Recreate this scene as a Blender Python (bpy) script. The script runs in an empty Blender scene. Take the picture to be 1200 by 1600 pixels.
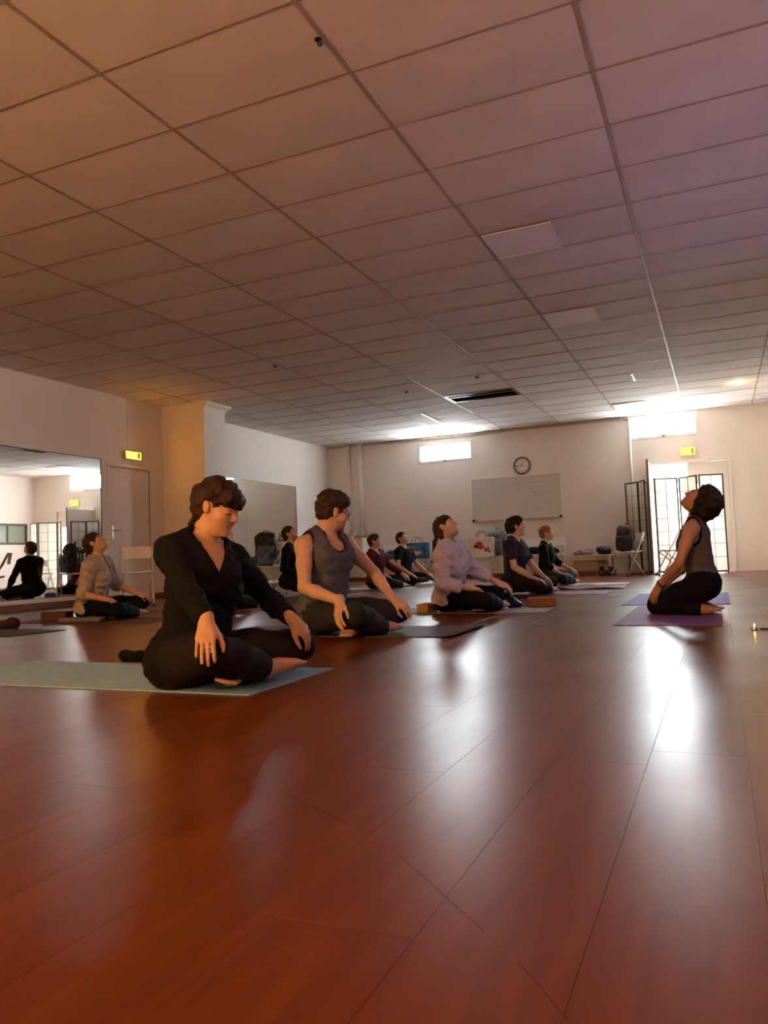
import bpy, bmesh, math, random
import numpy as np
from mathutils import Matrix, Vector, Euler

random.seed(7)
scene = bpy.context.scene
COL = scene.collection

# ------------------------------------------------------------------ camera
FPX = 1203.8169
CAM_H = 0.504
def cam_axes(yaw, pitch, roll):
    cy, sy = math.cos(yaw), math.sin(yaw)
    f = np.array([-sy, cy, 0.]); r = np.array([cy, sy, 0.]); u = np.array([0, 0, 1.])
    f2 = f*math.cos(pitch) + u*math.sin(pitch); u2 = u*math.cos(pitch) - f*math.sin(pitch)
    r3 = r*math.cos(roll) + u2*math.sin(roll); u3 = u2*math.cos(roll) - r*math.sin(roll)
    return r3, u3, f2
cR, cU, cF = cam_axes(.409, .0595, -.0389)
cam_data = bpy.data.cameras.new('camera')
cam_data.sensor_fit = 'HORIZONTAL'; cam_data.sensor_width = 36.0
cam_data.lens = FPX / 1200 * 36.0
cam_data.clip_start = .02; cam_data.clip_end = 200
cam = bpy.data.objects.new('camera', cam_data); COL.objects.link(cam)
cam.matrix_world = Matrix(((cR[0], cU[0], -cF[0], 0), (cR[1], cU[1], -cF[1], 0), (cR[2], cU[2], -cF[2], CAM_H), (0, 0, 0, 1)))
scene.camera = cam

# ------------------------------------------------------------------ light and exposure
WORLD_STRENGTH = 10.0
WINDOW_STRENGTH = 44.0
LAMP_POWER = 74.0          # warm floor lamp standing behind the camera
DOWNLIGHT_POWER = 330.0
EXIT_STRENGTH = 26.0
WIN3_STRENGTH = .5
DOORGLASS_STRENGTH = 3.0
LAMP_AT = (-3.4, -1.9)
EXPOSURE = 0.95
scene.view_settings.view_transform = 'Standard'
scene.view_settings.look = 'None'
scene.view_settings.gamma = 1.0
scene.view_settings.use_curve_mapping = False
scene.view_settings.exposure = EXPOSURE
world = bpy.data.worlds.new('world'); scene.world = world
world.use_nodes = True
bg = world.node_tree.nodes['Background']
bg.inputs[0].default_value = (.86, .94, 1.0, 1); bg.inputs[1].default_value = WORLD_STRENGTH
scene.cycles.use_denoising = True
scene.cycles.max_bounces = 10; scene.cycles.diffuse_bounces = 6; scene.cycles.glossy_bounces = 6
scene.cycles.sample_clamp_indirect = 8.0
scene.cycles.caustics_reflective = False; scene.cycles.caustics_refractive = False

# ------------------------------------------------------------------ room sizes (metres, camera above the origin)
XL, XR, YB, YF, ZC = -8.36, 1.10, -3.2, 16.08, 3.146
WIN1 = (-6.06, -4.83, 2.585, 2.985)
WIN2 = (-1.51, -.28, 2.68, 3.10)
DOOR = (-1.13, .23, 0.0, 2.13)

def portal(name, loc, rot, sx, sy):
    L = bpy.data.lights.new(name, 'AREA'); L.shape = 'RECTANGLE'; L.size = sx; L.size_y = sy
    L.cycles.is_portal = True
    o = bpy.data.objects.new(name, L); COL.objects.link(o); o.location = loc; o.rotation_euler = rot
    return o
portal('doorway_portal', (-.45, YF + .12, 1.065), (math.radians(-90), 0, 0), 1.36, 2.13)

# ------------------------------------------------------------------ materials
MATS = {}
def nd(nt, t, **kw):
    n = nt.nodes.new(t)
    for k, v in kw.items(): setattr(n, k, v)
    return n
def mat(name, col, rough=.6, spec=.4, var=0.0, scale=8.0, bump=0.0, bscale=60.0, metal=0.0, stretch=None, coat=0.0, objvar=0.0, sheen=0.0, col2=None):
    if name in MATS: return MATS[name]
    m = bpy.data.materials.new(name); m.use_nodes = True; MATS[name] = m
    nt = m.node_tree; b = nt.nodes['Principled BSDF']
    b.inputs['Base Color'].default_value = (*col, 1)
    b.inputs['Roughness'].default_value = rough; b.inputs['Metallic'].default_value = metal
    b.inputs['Specular IOR Level'].default_value = spec
    if coat: b.inputs['Coat Weight'].default_value = coat; b.inputs['Coat Roughness'].default_value = .15
    if sheen: b.inputs['Sheen Weight'].default_value = sheen
    tc = nd(nt, 'ShaderNodeTexCoord'); vec = tc.outputs['Object']
    if stretch:
        mp = nd(nt, 'ShaderNodeMapping'); mp.inputs['Scale'].default_value = stretch
        nt.links.new(vec, mp.inputs['Vector']); vec = mp.outputs['Vector']
    cur = None
    if var or col2:
        n = nd(nt, 'ShaderNodeTexNoise'); n.inputs['Scale'].default_value = scale; n.inputs['Detail'].default_value = 5
        nt.links.new(vec, n.inputs['Vector'])
        r = nd(nt, 'ShaderNodeValToRGB'); nt.links.new(n.outputs['Fac'], r.inputs['Fac'])
        c0 = col2 if col2 else tuple(max(0, c*(1-var)) for c in col); c1 = col if col2 else tuple(min(1, c*(1+var)) for c in col)
        r.color_ramp.elements[0].color = (*c0, 1); r.color_ramp.elements[0].position = .34
        r.color_ramp.elements[1].color = (*c1, 1); r.color_ramp.elements[1].position = .66
        cur = r.outputs['Color']
    if objvar:
        oi = nd(nt, 'ShaderNodeObjectInfo'); mr = nd(nt, 'ShaderNodeMapRange')
        mr.inputs['To Min'].default_value = 1-objvar; mr.inputs['To Max'].default_value = 1+objvar
        nt.links.new(oi.outputs['Random'], mr.inputs['Value'])
        mx = nd(nt, 'ShaderNodeVectorMath', operation='SCALE')
        if cur: nt.links.new(cur, mx.inputs[0])
        else: mx.inputs[0].default_value = col
        nt.links.new(mr.outputs['Result'], mx.inputs['Scale']); cur = mx.outputs['Vector']
    if cur: nt.links.new(cur, b.inputs['Base Color'])
    if bump:
        n2 = nd(nt, 'ShaderNodeTexNoise'); n2.inputs['Scale'].default_value = bscale; n2.inputs['Detail'].default_value = 4
        nt.links.new(vec, n2.inputs['Vector'])
        bp = nd(nt, 'ShaderNodeBump'); bp.inputs['Strength'].default_value = bump; bp.inputs['Distance'].default_value = .01
        nt.links.new(n2.outputs['Fac'], bp.inputs['Height']); nt.links.new(bp.outputs['Normal'], b.inputs['Normal'])
    return m
def emit(name, col, strength, rough=.5):
    if name in MATS: return MATS[name]
    m = mat(name, col, rough); b = m.node_tree.nodes['Principled BSDF']
    b.inputs['Emission Color'].default_value = (*col, 1); b.inputs['Emission Strength'].default_value = strength
    return m

# ------------------------------------------------------------------ mesh helpers
def link(o, parent=None):
    COL.objects.link(o)
    if parent is not None: o.parent = parent
    return o
class MB:
    """collects shapes into one mesh"""
    def __init__(s): s.v = []; s.f = []; s.m = []
    def add(s, vs, fs, mi=0):
        n = len(s.v); s.v += [tuple(map(float, p)) for p in vs]; s.f += [tuple(i+n for i in f) for f in fs]; s.m += [mi]*len(fs)
    def box(s, lo, hi, mi=0, R=None, c=None):
        x0, y0, z0 = lo; x1, y1, z1 = hi
        vs = [(x0,y0,z0),(x1,y0,z0),(x1,y1,z0),(x0,y1,z0),(x0,y0,z1),(x1,y0,z1),(x1,y1,z1),(x0,y1,z1)]
        if R is not None: vs = [tuple(np.asarray(R) @ np.array(p) + (np.array(c) if c is not None else 0)) for p in vs]
        s.add(vs, [(3,2,1,0),(4,5,6,7),(0,1,5,4),(1,2,6,5),(2,3,7,6),(3,0,4,7)], mi); return s
    def tube(s, pts, r, n=8, mi=0, caps=True):
        pts = [np.array(p, float) for p in pts]; rr = r if isinstance(r, (list, tuple)) else [r]*len(pts)
        rings = []; up = None
        for i, p in enumerate(pts):
            t = pts[min(i+1, len(pts)-1)] - pts[max(i-1, 0)]; t /= max(np.linalg.norm(t), 1e-9)
            if up is None or abs(up @ t) > .98: up = np.array([0, 0, 1.]) if abs(t[2]) < .9 else np.array([1., 0, 0])
            a = np.cross(t, up); a /= np.linalg.norm(a); b = np.cross(a, t); up = b
            rings.append([p + rr[i]*(a*math.cos(q) + b*math.sin(q)) for q in np.linspace(0, 2*math.pi, n, endpoint=False)])
        vs = [v for g in rings for v in g]; fs = []
        for i in range(len(pts)-1):
            for j in range(n):
                k = (j+1) % n; fs.append((i*n+j, i*n+k, (i+1)*n+k, (i+1)*n+j))
        if caps: fs.append(tuple(range(n))[::-1]); fs.append(tuple((len(pts)-1)*n + j for j in range(n)))
        s.add(vs, fs, mi); return s
    def lathe(s, prof, n=24, c=(0,0,0), mi=0, R=None, caps=True):
        vs = []
        for r, z in prof:
            for q in np.linspace(0, 2*math.pi, n, endpoint=False):
                p = np.array([r*math.cos(q), r*math.sin(q), z])
                if R is not None: p = np.asarray(R) @ p
                vs.append(p + np.array(c))
        fs = []
        for i in range(len(prof)-1):
            for j in range(n):
                k = (j+1) % n; fs.append((i*n+j, i*n+k, (i+1)*n+k, (i+1)*n+j))
        if caps: fs.append(tuple(range(n))[::-1]); fs.append(tuple((len(prof)-1)*n+j for j in range(n)))
        s.add(vs, fs, mi); return s
    def mesh(s, name, mats, smooth=False, bevel=0, seg=2):
        me = bpy.data.meshes.new(name); me.from_pydata(s.v, [], s.f); me.update()
        for m in (mats if isinstance(mats, (list, tuple)) else [mats]): me.materials.append(m)
        me.polygons.foreach_set('material_index', s.m)
        if bevel:
            bm = bmesh.new(); bm.from_mesh(me); bmesh.ops.remove_doubles(bm, verts=bm.verts, dist=1e-5)
            es = [e for e in bm.edges if len(e.link_faces) == 2 and e.calc_face_angle(0) > .6]
            bmesh.ops.bevel(bm, geom=es, offset=bevel, segments=seg, affect='EDGES', profile=.5, clamp_overlap=True)
            bm.to_mesh(me); bm.free()
        me.polygons.foreach_set('use_smooth', [smooth]*len(me.polygons))
        return me
    def build(s, name, mats, parent=None, smooth=False, bevel=0, seg=2):
        o = bpy.data.objects.new(name, s.mesh(name, mats, smooth, bevel, seg)); return link(o, parent)
def tag(o, label=None, cat=None, group=None, kind=None):
    if label: o['label'] = label
    if cat: o['category'] = cat
    if group: o['group'] = group
    if kind: o['kind'] = kind
    return o
def thing(name, label, cat, loc=(0,0,0), rz=0.0, group=None):
    o = bpy.data.objects.new(name, None); o.empty_display_size = .1; COL.objects.link(o)
    o.location = loc; o.rotation_euler = (0, 0, rz)
    return tag(o, label, cat, group)
def dup(o, parent=None):
    c = o.copy(); COL.objects.link(c)
    if parent is not None: c.parent = parent
    for ch in list(o.children): dup(ch, c)
    return c
def set_smooth_angle(o):
    pass
def rot_x(a):
    c, s = math.cos(math.radians(a)), math.sin(math.radians(a)); return np.array([[1,0,0],[0,c,-s],[0,s,c]])
def rot_z(a):
    c, s = math.cos(math.radians(a)), math.sin(math.radians(a)); return np.array([[c,-s,0],[s,c,0],[0,0,1]])
def unit2(v):
    l = math.hypot(*v); return (v[0]/l, v[1]/l)
# ================================================================== THE ROOM
M_wall = mat('wall_paint', (.80, .745, .69), .75, .25, var=.03, scale=1.2, bump=.05, bscale=40)
M_wallL = M_wall
M_tile = mat('ceiling_tile', (.77, .735, .70), .9, .15, var=.05, scale=2.0, bump=.12, bscale=120, objvar=.035)
M_bar = mat('ceiling_grid_bar', (.40, .32, .26), .55, .4, var=.15, scale=3)
M_white = mat('white_metal', (.80, .78, .75), .4, .5)
M_trim = mat('painted_trim', (.78, .74, .69), .5, .4)
M_dark = mat('dark_void', (.012, .012, .014), .7, .2)

def wall_mesh(x0, x1, z0, z1, holes, t0, t1, axis):
    """wall in the (u, z) plane with rectangular holes, between depths t0 and t1; axis 'y' -> u is x, 'x' -> u is y"""
    us = sorted({x0, x1, *[h[0] for h in holes], *[h[1] for h in holes]}); zs = sorted({z0, z1, *[h[2] for h in holes], *[h[3] for h in holes]})
    solid = {}
    for i in range(len(us)-1):
        for j in range(len(zs)-1):
            cu, cz = (us[i]+us[i+1])/2, (zs[j]+zs[j+1])/2
            solid[i, j] = not any(h[0] < cu < h[1] and h[2] < cz < h[3] for h in holes)
    P = (lambda u, t, z: (u, t, z)) if axis == 'y' else (lambda u, t, z: (t, u, z))
    m = MB()
    def quad(a, b, c, d): m.add([a, b, c, d], [(0, 1, 2, 3)])
    for (i, j), s in solid.items():
        if not s: continue
        a, b, c, d = us[i], us[i+1], zs[j], zs[j+1]
        quad(P(a,t0,c), P(b,t0,c), P(b,t0,d), P(a,t0,d)); quad(P(b,t1,c), P(a,t1,c), P(a,t1,d), P(b,t1,d))
        if not solid.get((i-1, j)): quad(P(a,t1,c), P(a,t0,c), P(a,t0,d), P(a,t1,d))
        if not solid.get((i+1, j)): quad(P(b,t0,c), P(b,t1,c), P(b,t1,d), P(b,t0,d))
        if not solid.get((i, j-1)): quad(P(a,t1,c), P(b,t1,c), P(b,t0,c), P(a,t0,c))
        if not solid.get((i, j+1)): quad(P(a,t0,d), P(b,t0,d), P(b,t1,d), P(a,t1,d))
    return m
def structure(o): o['kind'] = 'structure'; return o

wall_far = structure(wall_mesh(XL-.2, XR+.2, 0, ZC+.3, [WIN1, WIN2, DOOR], YF, YF+.22, 'y').build('wall_far', M_wall))
WIN3 = (2.5, 7.5, 1.35, 2.35)        # window in the right-hand wall, beside the camera's field of view
BAND = (11.6, 15.82, 1.28, 1.82)     # glazed strip in the right-hand wall, seen in the mirror
wall_right = structure(wall_mesh(YB-.2, YF, 0, ZC+.3, [WIN3, BAND], XR, XR+.2, 'x').build('wall_right', M_wall))
DOOR2 = (8.94, 9.84, 0, 2.05)
wall_left = structure(wall_mesh(YB-.2, YF, 0, ZC+.3, [DOOR2], XL-.2, XL, 'x').build('wall_left', M_wallL))
wall_back = structure(wall_mesh(XL-.2, XR+.2, 0, ZC+.3, [], YB-.2, YB, 'y').build('wall_back', M_wall))

# square pillar standing out from the left wall, with a small flared head
m = MB(); m.box((XL, 10.18, 0), (-7.52, 10.76, ZC-.12))
n0 = [(XL, 10.18), (-7.52, 10.18), (-7.52, 10.76), (XL, 10.76)]
def flare(m, z0, z1, e0, e1):
    a = [(XL, 10.18-e0*.3, z0), (-7.52+e0, 10.18-e0*.3, z0), (-7.52+e0, 10.76+e0, z0), (XL, 10.76+e0, z0)]
    b = [(XL, 10.18-e1*.3, z1), (-7.52+e1, 10.18-e1*.3, z1), (-7.52+e1, 10.76+e1, z1), (XL, 10.76+e1, z1)]
    m.add(a+b, [(3,2,1,0),(4,5,6,7),(0,1,5,4),(1,2,6,5),(2,3,7,6),(3,0,4,7)])
flare(m, ZC-.12, ZC-.075, 0, .02); flare(m, ZC-.075, ZC-.03, .02, .075); flare(m, ZC-.03, ZC+.01, .075, .085)
pillar = structure(m.build('wall_pillar', M_wall))

# skirting boards: white strip with brown wood foot
M_skirt = mat('brown_skirting', (.17, .065, .03), .45, .4, var=.25, scale=6, stretch=(1, 8, 8))
def skirting(name, segs):
    m = MB()
    for lo, hi in segs: m.box(lo, hi)
    return structure(m.build(name, M_skirt, bevel=.003, seg=1))
skirting('baseboard_left', [((XL, YB, 0), (XL+.018, 8.9, .085)), ((XL, 9.88, 0), (XL+.018, 10.18, .085)), ((XL, 10.76, 0), (XL+.018, YF, .085)), ((XL, 10.162, 0), (-7.502, 10.18, .085)), ((-7.52, 10.162, 0), (-7.502, 10.778, .085)), ((XL, 10.76, 0), (-7.502, 10.778, .085))])
skirting('baseboard_far', [((XL+.018, YF-.018, 0), (-1.2, YF, .08))])
skirting('baseboard_right', [((XR-.018, YB, 0), (XR, YF-.02, .08))])
structure(MB().box((.30, YF-.014, 0), (XR-.02, YF, .012)).build('baseboard_far', M_trim))
# ledge under the mirror
structure(MB().box((XL, 3.2, .085), (XL+.03, 8.80, .14)).build('trim_1', M_trim, bevel=.003, seg=1))
# vertical pipes / panel joints on the far wall
def pipe(name, x, z0, z1, r):
    return structure(MB().tube([(x, YF-r-.004, z0), (x, YF-r-.004, z1)], r, 10).build(name, M_trim, smooth=True))
pipe('trim_2', -1.53, 0.1, ZC, .022); pipe('trim_3', -7.50, 1.0, ZC, .055); pipe('trim_4', -7.80, 1.0, ZC, .03)
structure(MB().box((XL+.02, YF-.05, ZC-.045), (-1.55, YF, ZC-.012)).build('trim_5', mat('cornice_dark_beige', (.42, .36, .30), .8), bevel=.002, seg=1))  # solid strip along the top of the far wall, darker than the wall paint
structure(MB().box((.36, YF-.006, 2.2), (.372, YF, ZC)).build('trim_6', M_trim))

# ---------------------------------------------------------------- ceiling: hung tiles on a metal grid
GX0, GY0 = -.489, 3.0753
xs = [XL] + [GX0 + 1.2*k for k in range(-6, 2)] + [XR]
ys = [YB] + [GY0 + .6*j for j in range(-10, 22)] + [YF]
ceiling = structure(MB().box((XL-.2, YB-.2, ZC+.16), (XR+.2, YF+.2, ZC+.3)).build('ceiling', mat('plenum', (.10, .095, .09), .9)))
def tile_mesh(seed, name='tile'):
    rnd = random.Random(seed); nx, ny = 8, 6; W, D = 1.2, .6
    vs = []; fs = []
    sag = rnd.uniform(.0, .0060); tx = rnd.uniform(-.0012, .0012); ty = rnd.uniform(-.004, .004)
    for j in range(ny+1):
        for i in range(nx+1):
            u, v = i/nx, j/ny
            e = math.sin(math.pi*u)*math.sin(math.pi*v)
            vs.append(((u-.5)*W, (v-.5)*D, .0022 - sag*e + tx*(u-.5) + ty*(v-.5)*.6))
    for j in range(ny):
        for i in range(nx):
            a = j*(nx+1)+i; fs.append((a, a+nx+1, a+nx+2, a+1))
    n = len(vs)
    rim = [i for i in range(nx+1)] + [j*(nx+1)+nx for j in range(1, ny+1)] + [ny*(nx+1)+i for i in range(nx-1, -1, -1)] + [j*(nx+1) for j in range(ny-1, 0, -1)]
    top = []; low = []
    for r in rim: vs.append(vs[r]); low.append(len(vs)-1)
    for r in rim: vs.append((vs[r][0], vs[r][1], .02)); top.append(len(vs)-1)
    for q in range(len(rim)):
        q2 = (q+1) % len(rim); fs.append((low[q], low[q2], top[q2], top[q]))
    fs.append(tuple(top))
    me = bpy.data.meshes.new(name); me.from_pydata(vs, [], fs); me.materials.append(M_tile); me.update()
    me.polygons.foreach_set('use_smooth', [True]*(nx*ny) + [False]*(len(fs)-nx*ny))
    return me
tile_meshes = [tile_mesh(k) for k in range(12)]
VENT_CELL = (2, GY0 + .6*15)   # column index in xs and near edge of the open ventilation cell
for i in range(len(xs)-1):
    for j in range(len(ys)-1):
        x0, x1, y0, y1 = xs[i], xs[i+1], ys[j], ys[j+1]
        if x1-x0 < .05 or y1-y0 < .03: continue
        if abs(x0 - (GX0-3.6)) < .01 and abs(y0 - VENT_CELL[1]) < .01: continue
        o = bpy.data.objects.new('tile', random.choice(tile_meshes)); link(o, ceiling)
        o.location = ((x0+x1)/2, (y0+y1)/2, ZC + random.uniform(0, .002)); o.scale = ((x1-x0-.004)/1.2, (y1-y0-.004)/.6, 1)
        o.rotation_euler = (0, 0, random.choice((0, math.pi)))
for k, x in enumerate(xs[1:-1]):
    m = MB(); m.box((-.011, YB, -.0022), (.011, YF, .001)); m.box((-.003, YB, .001), (.003, YF, .03))
    o = m.build('grid_runner', M_bar, ceiling); o.location = (x, 0, ZC)
for y in ys[1:-1]:
    m = MB(); m.box((XL, -.0075, -.0006), (XR, .0075, .0015)); m.box((XL, -.003, .0015), (XR, .003, .03))
    o = m.build('cross_tee', M_bar, ceiling); o.location = (0, y, ZC)

# open ventilation cell with a dark metal grille
vx0, vx1, vy0 = GX0-3.6+.02, GX0-2.4-.02, VENT_CELL[1]+.015; vy1 = vy0+.57
M_vent = mat('dark_grille_metal', (.025, .022, .022), .35, .5)
vent = thing('ceiling_vent', 'black slatted ventilation opening in the ceiling above the far mats', 'vent', ((vx0+vx1)/2, (vy0+vy1)/2, ZC))
hw, hd = (vx1-vx0)/2, (vy1-vy0)/2
m = MB(); m.box((-hw, -hd, .10), (hw, hd, .12)); m.box((-hw, -hd, 0), (-hw+.01, hd, .1)); m.box((hw-.01, -hd, 0), (hw, hd, .1)); m.box((-hw, -hd, 0), (hw, -hd+.01, .1)); m.box((-hw, hd-.01, 0), (hw, hd, .1))
m.build('duct_box', M_dark, vent)
m = MB(); m.box((-hw, -hd, -.006), (hw, -hd+.03, .004)); m.box((-hw, hd-.03, -.006), (hw, hd, .004)); m.box((-hw, -hd+.03, -.006), (-hw+.03, hd-.03, .004)); m.box((hw-.03, -hd+.03, -.006), (hw, hd-.03, .004))
m.build('grille_frame', M_vent, vent)
for q in range(9):
    y = -hd+.06 + q*(2*hd-.12)/8
    o = MB().box((-hw+.03, -.012, -.002), (hw-.03, .012, .002), R=rot_x(35), c=(0, y, .012)).build('slat', M_vent, vent)
m = MB().box((-hw+.02, -.012, -.004), (hw-.02, .012, .012)); o = m.build('grille_bar', mat('grey_grille_bar', (.10, .11, .12), .3, .5), vent); o.location = (0, -.1, 0)

# flat square light panels let into the ceiling (switched off)
M_panel = mat('light_panel_diffuser', (.93, .93, .95), .35, .5)
for k, (x, y, lab) in enumerate(((-1.689+.018, GY0+.6*5, 'square white ceiling light panel nearest the viewer, switched off'), (-1.689+.018, GY0+.6*9, 'square white ceiling light panel, middle one of the row, switched off'), (-1.689+.018, GY0+.6*19, 'square white ceiling light panel close to the window above the door'))):
    t = thing('ceiling_light_panel', lab, 'ceiling light', (x+.29, y+.30, ZC-.010), 0, 'square light panels in the ceiling')
    m = MB()
    for lo, hi in (((-.285, -.285, -.004), (.285, -.262, .004)), ((-.285, .262, -.004), (.285, .285, .004)), ((-.285, -.262, -.004), (-.262, .262, .004)), ((.262, -.262, -.004), (.285, .262, .004))): m.box(lo, hi)
    m.build('frame', M_white, t)
    MB().box((-.262, -.262, -.001), (.262, .262, .004)).build('diffuser', M_panel, t)
# white strips standing in for highlights on tile edges near the windows
for x0, y0, x1, y1, lab in ((-4.92, 13.2, -4.89, 14.3, 'thin white strip as a highlight on a tile edge before the small window'), (-1.09, 12.05, -1.06, 12.6, 'short white strip as a highlight on a tile edge beyond the light panels')):
    tag(MB().box((x0, y0, ZC-.022), (x1, y1, ZC-.0035)).build('edge_highlight_strip', M_white, bevel=.003, seg=1), lab, 'highlight strip')
# round hook in the ceiling close to the camera, and a few small ceiling sensors
h = thing('ceiling_hook', 'small dark hook hanging from the ceiling close to the viewer', 'hook', (-1.72, 3.36, ZC))
MB().lathe([(.016, -.006), (.018, 0), (.018, .002)], 16).build('base_plate', M_dark, h, smooth=True)
MB().tube([(0, 0, -.004), (0, 0, -.028), (.010, 0, -.038), (.020, 0, -.030), (.018, 0, -.022)], .0045, 8).build('hook_curl', M_dark, h, smooth=True)
for x, y, lab in ((-3.17, 11.0, 'small dark sensor on the ceiling to the right of the vent'), (-4.45, 11.35, 'small dark sensor on the ceiling to the left of the vent'), (-5.35, 8.85, 'dark scuffed round plate on the ceiling above the seated man')):
    s = thing('ceiling_sensor', lab, 'sensor', (x, y, ZC-.004))
    MB().lathe([(.022, -.016), (.028, -.010), (.034, 0), (.034, .003)], 16).build('housing', mat('sensor_grey', (.10, .08, .07), .5), s, smooth=True)
    MB().lathe([(.006, -.024), (.009, -.018), (.009, -.014)], 10).build('nozzle', M_dark, s, smooth=True)

# ---------------------------------------------------------------- floor: long planks
M_plank = bpy.data.materials.new('varnished_red_brown_plank'); M_plank.use_nodes = True
nt = M_plank.node_tree; b = nt.nodes['Principled BSDF']
tc = nd(nt, 'ShaderNodeTexCoord'); oi = nd(nt, 'ShaderNodeObjectInfo'); geo = nd(nt, 'ShaderNodeNewGeometry')
mp = nd(nt, 'ShaderNodeMapping'); mp.inputs['Scale'].default_value = (9, .9, 1); nt.links.new(geo.outputs['Position'], mp.inputs['Vector'])
nz = nd(nt, 'ShaderNodeTexNoise'); nz.inputs['Scale'].default_value = 2.2; nz.inputs['Detail'].default_value = 6; nz.inputs['Distortion'].default_value = .6
nt.links.new(mp.outputs['Vector'], nz.inputs['Vector'])
rp = nd(nt, 'ShaderNodeValToRGB'); nt.links.new(nz.outputs['Fac'], rp.inputs['Fac'])
rp.color_ramp.elements[0].position = .3; rp.color_ramp.elements[0].color = (.108, .0225, .0038, 1)
rp.color_ramp.elements[1].position = .75; rp.color_ramp.elements[1].color = (.160, .0395, .0070, 1)
mr = nd(nt, 'ShaderNodeMapRange'); mr.inputs['To Min'].default_value = .92; mr.inputs['To Max'].default_value = 1.08
nt.links.new(oi.outputs['Random'], mr.inputs['Value'])
vm = nd(nt, 'ShaderNodeVectorMath', operation='SCALE'); nt.links.new(rp.outputs['Color'], vm.inputs[0]); nt.links.new(mr.outputs['Result'], vm.inputs['Scale'])
nt.links.new(vm.outputs['Vector'], b.inputs['Base Color'])
b.inputs['Specular IOR Level'].default_value = .20
nr = nd(nt, 'ShaderNodeTexNoise'); nr.inputs['Scale'].default_value = 1.3; nr.inputs['Detail'].default_value = 5; nt.links.new(geo.outputs['Position'], nr.inputs['Vector'])
mr2 = nd(nt, 'ShaderNodeMapRange'); mr2.inputs['From Min'].default_value = .3; mr2.inputs['From Max'].default_value = .7; mr2.inputs['To Min'].default_value = .27; mr2.inputs['To Max'].default_value = .35
nt.links.new(nr.outputs['Fac'], mr2.inputs['Value']); nt.links.new(mr2.outputs['Result'], b.inputs['Roughness'])
mpb = nd(nt, 'ShaderNodeMapping'); mpb.inputs['Scale'].default_value = (12, 4, 1); nt.links.new(geo.outputs['Position'], mpb.inputs['Vector'])
nb_ = nd(nt, 'ShaderNodeTexNoise'); nb_.inputs['Scale'].default_value = 3.0; nb_.inputs['Detail'].default_value = 3; nt.links.new(mpb.outputs['Vector'], nb_.inputs['Vector'])
bp = nd(nt, 'ShaderNodeBump'); bp.inputs['Strength'].default_value = .02; bp.inputs['Distance'].default_value = .003
nt.links.new(nb_.outputs['Fac'], bp.inputs['Height']); nt.links.new(bp.outputs['Normal'], b.inputs['Normal'])

floor = structure(MB().box((XL-.2, YB-.2, -.12), (XR+.2, YF+.2, -.012)).build('floor', mat('subfloor', (.06, .014, .005), .8)))
PW, PL, SEAM = .216, 1.29, .03
def plank_geo(m, x0, x1, y0, y1):
    g, c = .0002, .0004; z1, z0 = 0.0, -.0125
    a = [(x0+g, y0+g, z0), (x1-g, y0+g, z0), (x1-g, y1-g, z0), (x0+g, y1-g, z0)]
    bq = [(p[0], p[1], z1-c) for p in a]
    d = [(x0+g+c, y0+g+c, z1), (x1-g-c, y0+g+c, z1), (x1-g-c, y1-g-c, z1), (x0+g+c, y1-g-c, z1)]
    m.add(a+bq+d, [(0,1,5,4),(1,2,6,5),(2,3,7,6),(3,0,4,7),(4,5,9,8),(5,6,10,9),(6,7,11,10),(7,4,8,11),(8,9,10,11)])
pm = MB(); plank_geo(pm, -PW/2, PW/2, -PL/2, PL/2); plank_me = pm.mesh('plank', M_plank)
planks = []
k0 = math.floor((XL-SEAM)/PW)
for k in range(k0, math.ceil((XR-SEAM)/PW)):
    x0, x1 = max(SEAM+k*PW, XL), min(SEAM+(k+1)*PW, XR)
    if x1-x0 < .01: continue
    off = 1.91 if k == -2 else (k*.537) % PL
    y = YB - ((YB-off) % PL)
    while y < YF:
        y0, y1 = max(y, YB), min(y+PL, YF)
        if y1-y0 > .02: planks.append((x0, x1, y0, y1))
        y += PL
def area_px(p):
    cs = []
    for x, y in ((p[0], p[2]), (p[1], p[2]), (p[1], p[3]), (p[0], p[3])):
        d = np.array([x, y, -CAM_H]); z = d @ cF
        if z < .35: 
            t = .35; z = t
        cs.append((600 + FPX*(d @ cR)/z, 800 - FPX*(d @ cU)/z))
    cx = [min(max(c[0], 0), 1200) for c in cs]; cyy = [min(max(c[1], 0), 1600) for c in cs]
    return abs(sum(cx[i]*cyy[(i+1) % 4] - cx[(i+1) % 4]*cyy[i] for i in range(4)))/2
planks.sort(key=area_px, reverse=True)
for p in planks[:290]:
    o = bpy.data.objects.new('plank', plank_me); link(o, floor)
    o.location = ((p[0]+p[1])/2, (p[2]+p[3])/2, 0); o.scale = ((p[1]-p[0])/PW, (p[3]-p[2])/PL, 1)
m = MB()
for p in planks[290:]: plank_geo(m, *p)
o = m.build('plank_field', M_plank, floor); o['kind'] = 'stuff'
# a curved hairline scratch across the near planks
pts = [(-.94, 1.5), (-.80, 1.415), (-.68, 1.34), (-.53, 1.23), (-.42, 1.12), (-.32, 1.02), (-.26, .96), (-.18, .86)]
m = MB()
for a, c in list(zip(pts[:-1], pts[1:]))[:2] + list(zip(pts[:-1], pts[1:]))[3:5] + list(zip(pts[:-1], pts[1:]))[6:]:
    d = unit2((c[0]-a[0], c[1]-a[1])); nx_, ny_ = -d[1]*.0008, d[0]*.0008
    m.add([(a[0]-nx_, a[1]-ny_, .0004), (c[0]-nx_, c[1]-ny_, .0004), (c[0]+nx_, c[1]+ny_, .0004), (a[0]+nx_, a[1]+ny_, .0004)], [(0, 1, 2, 3)])
m.build('floor_scratch', mat('scratch_dark', (.045, .010, .004), .7), floor)

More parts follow.
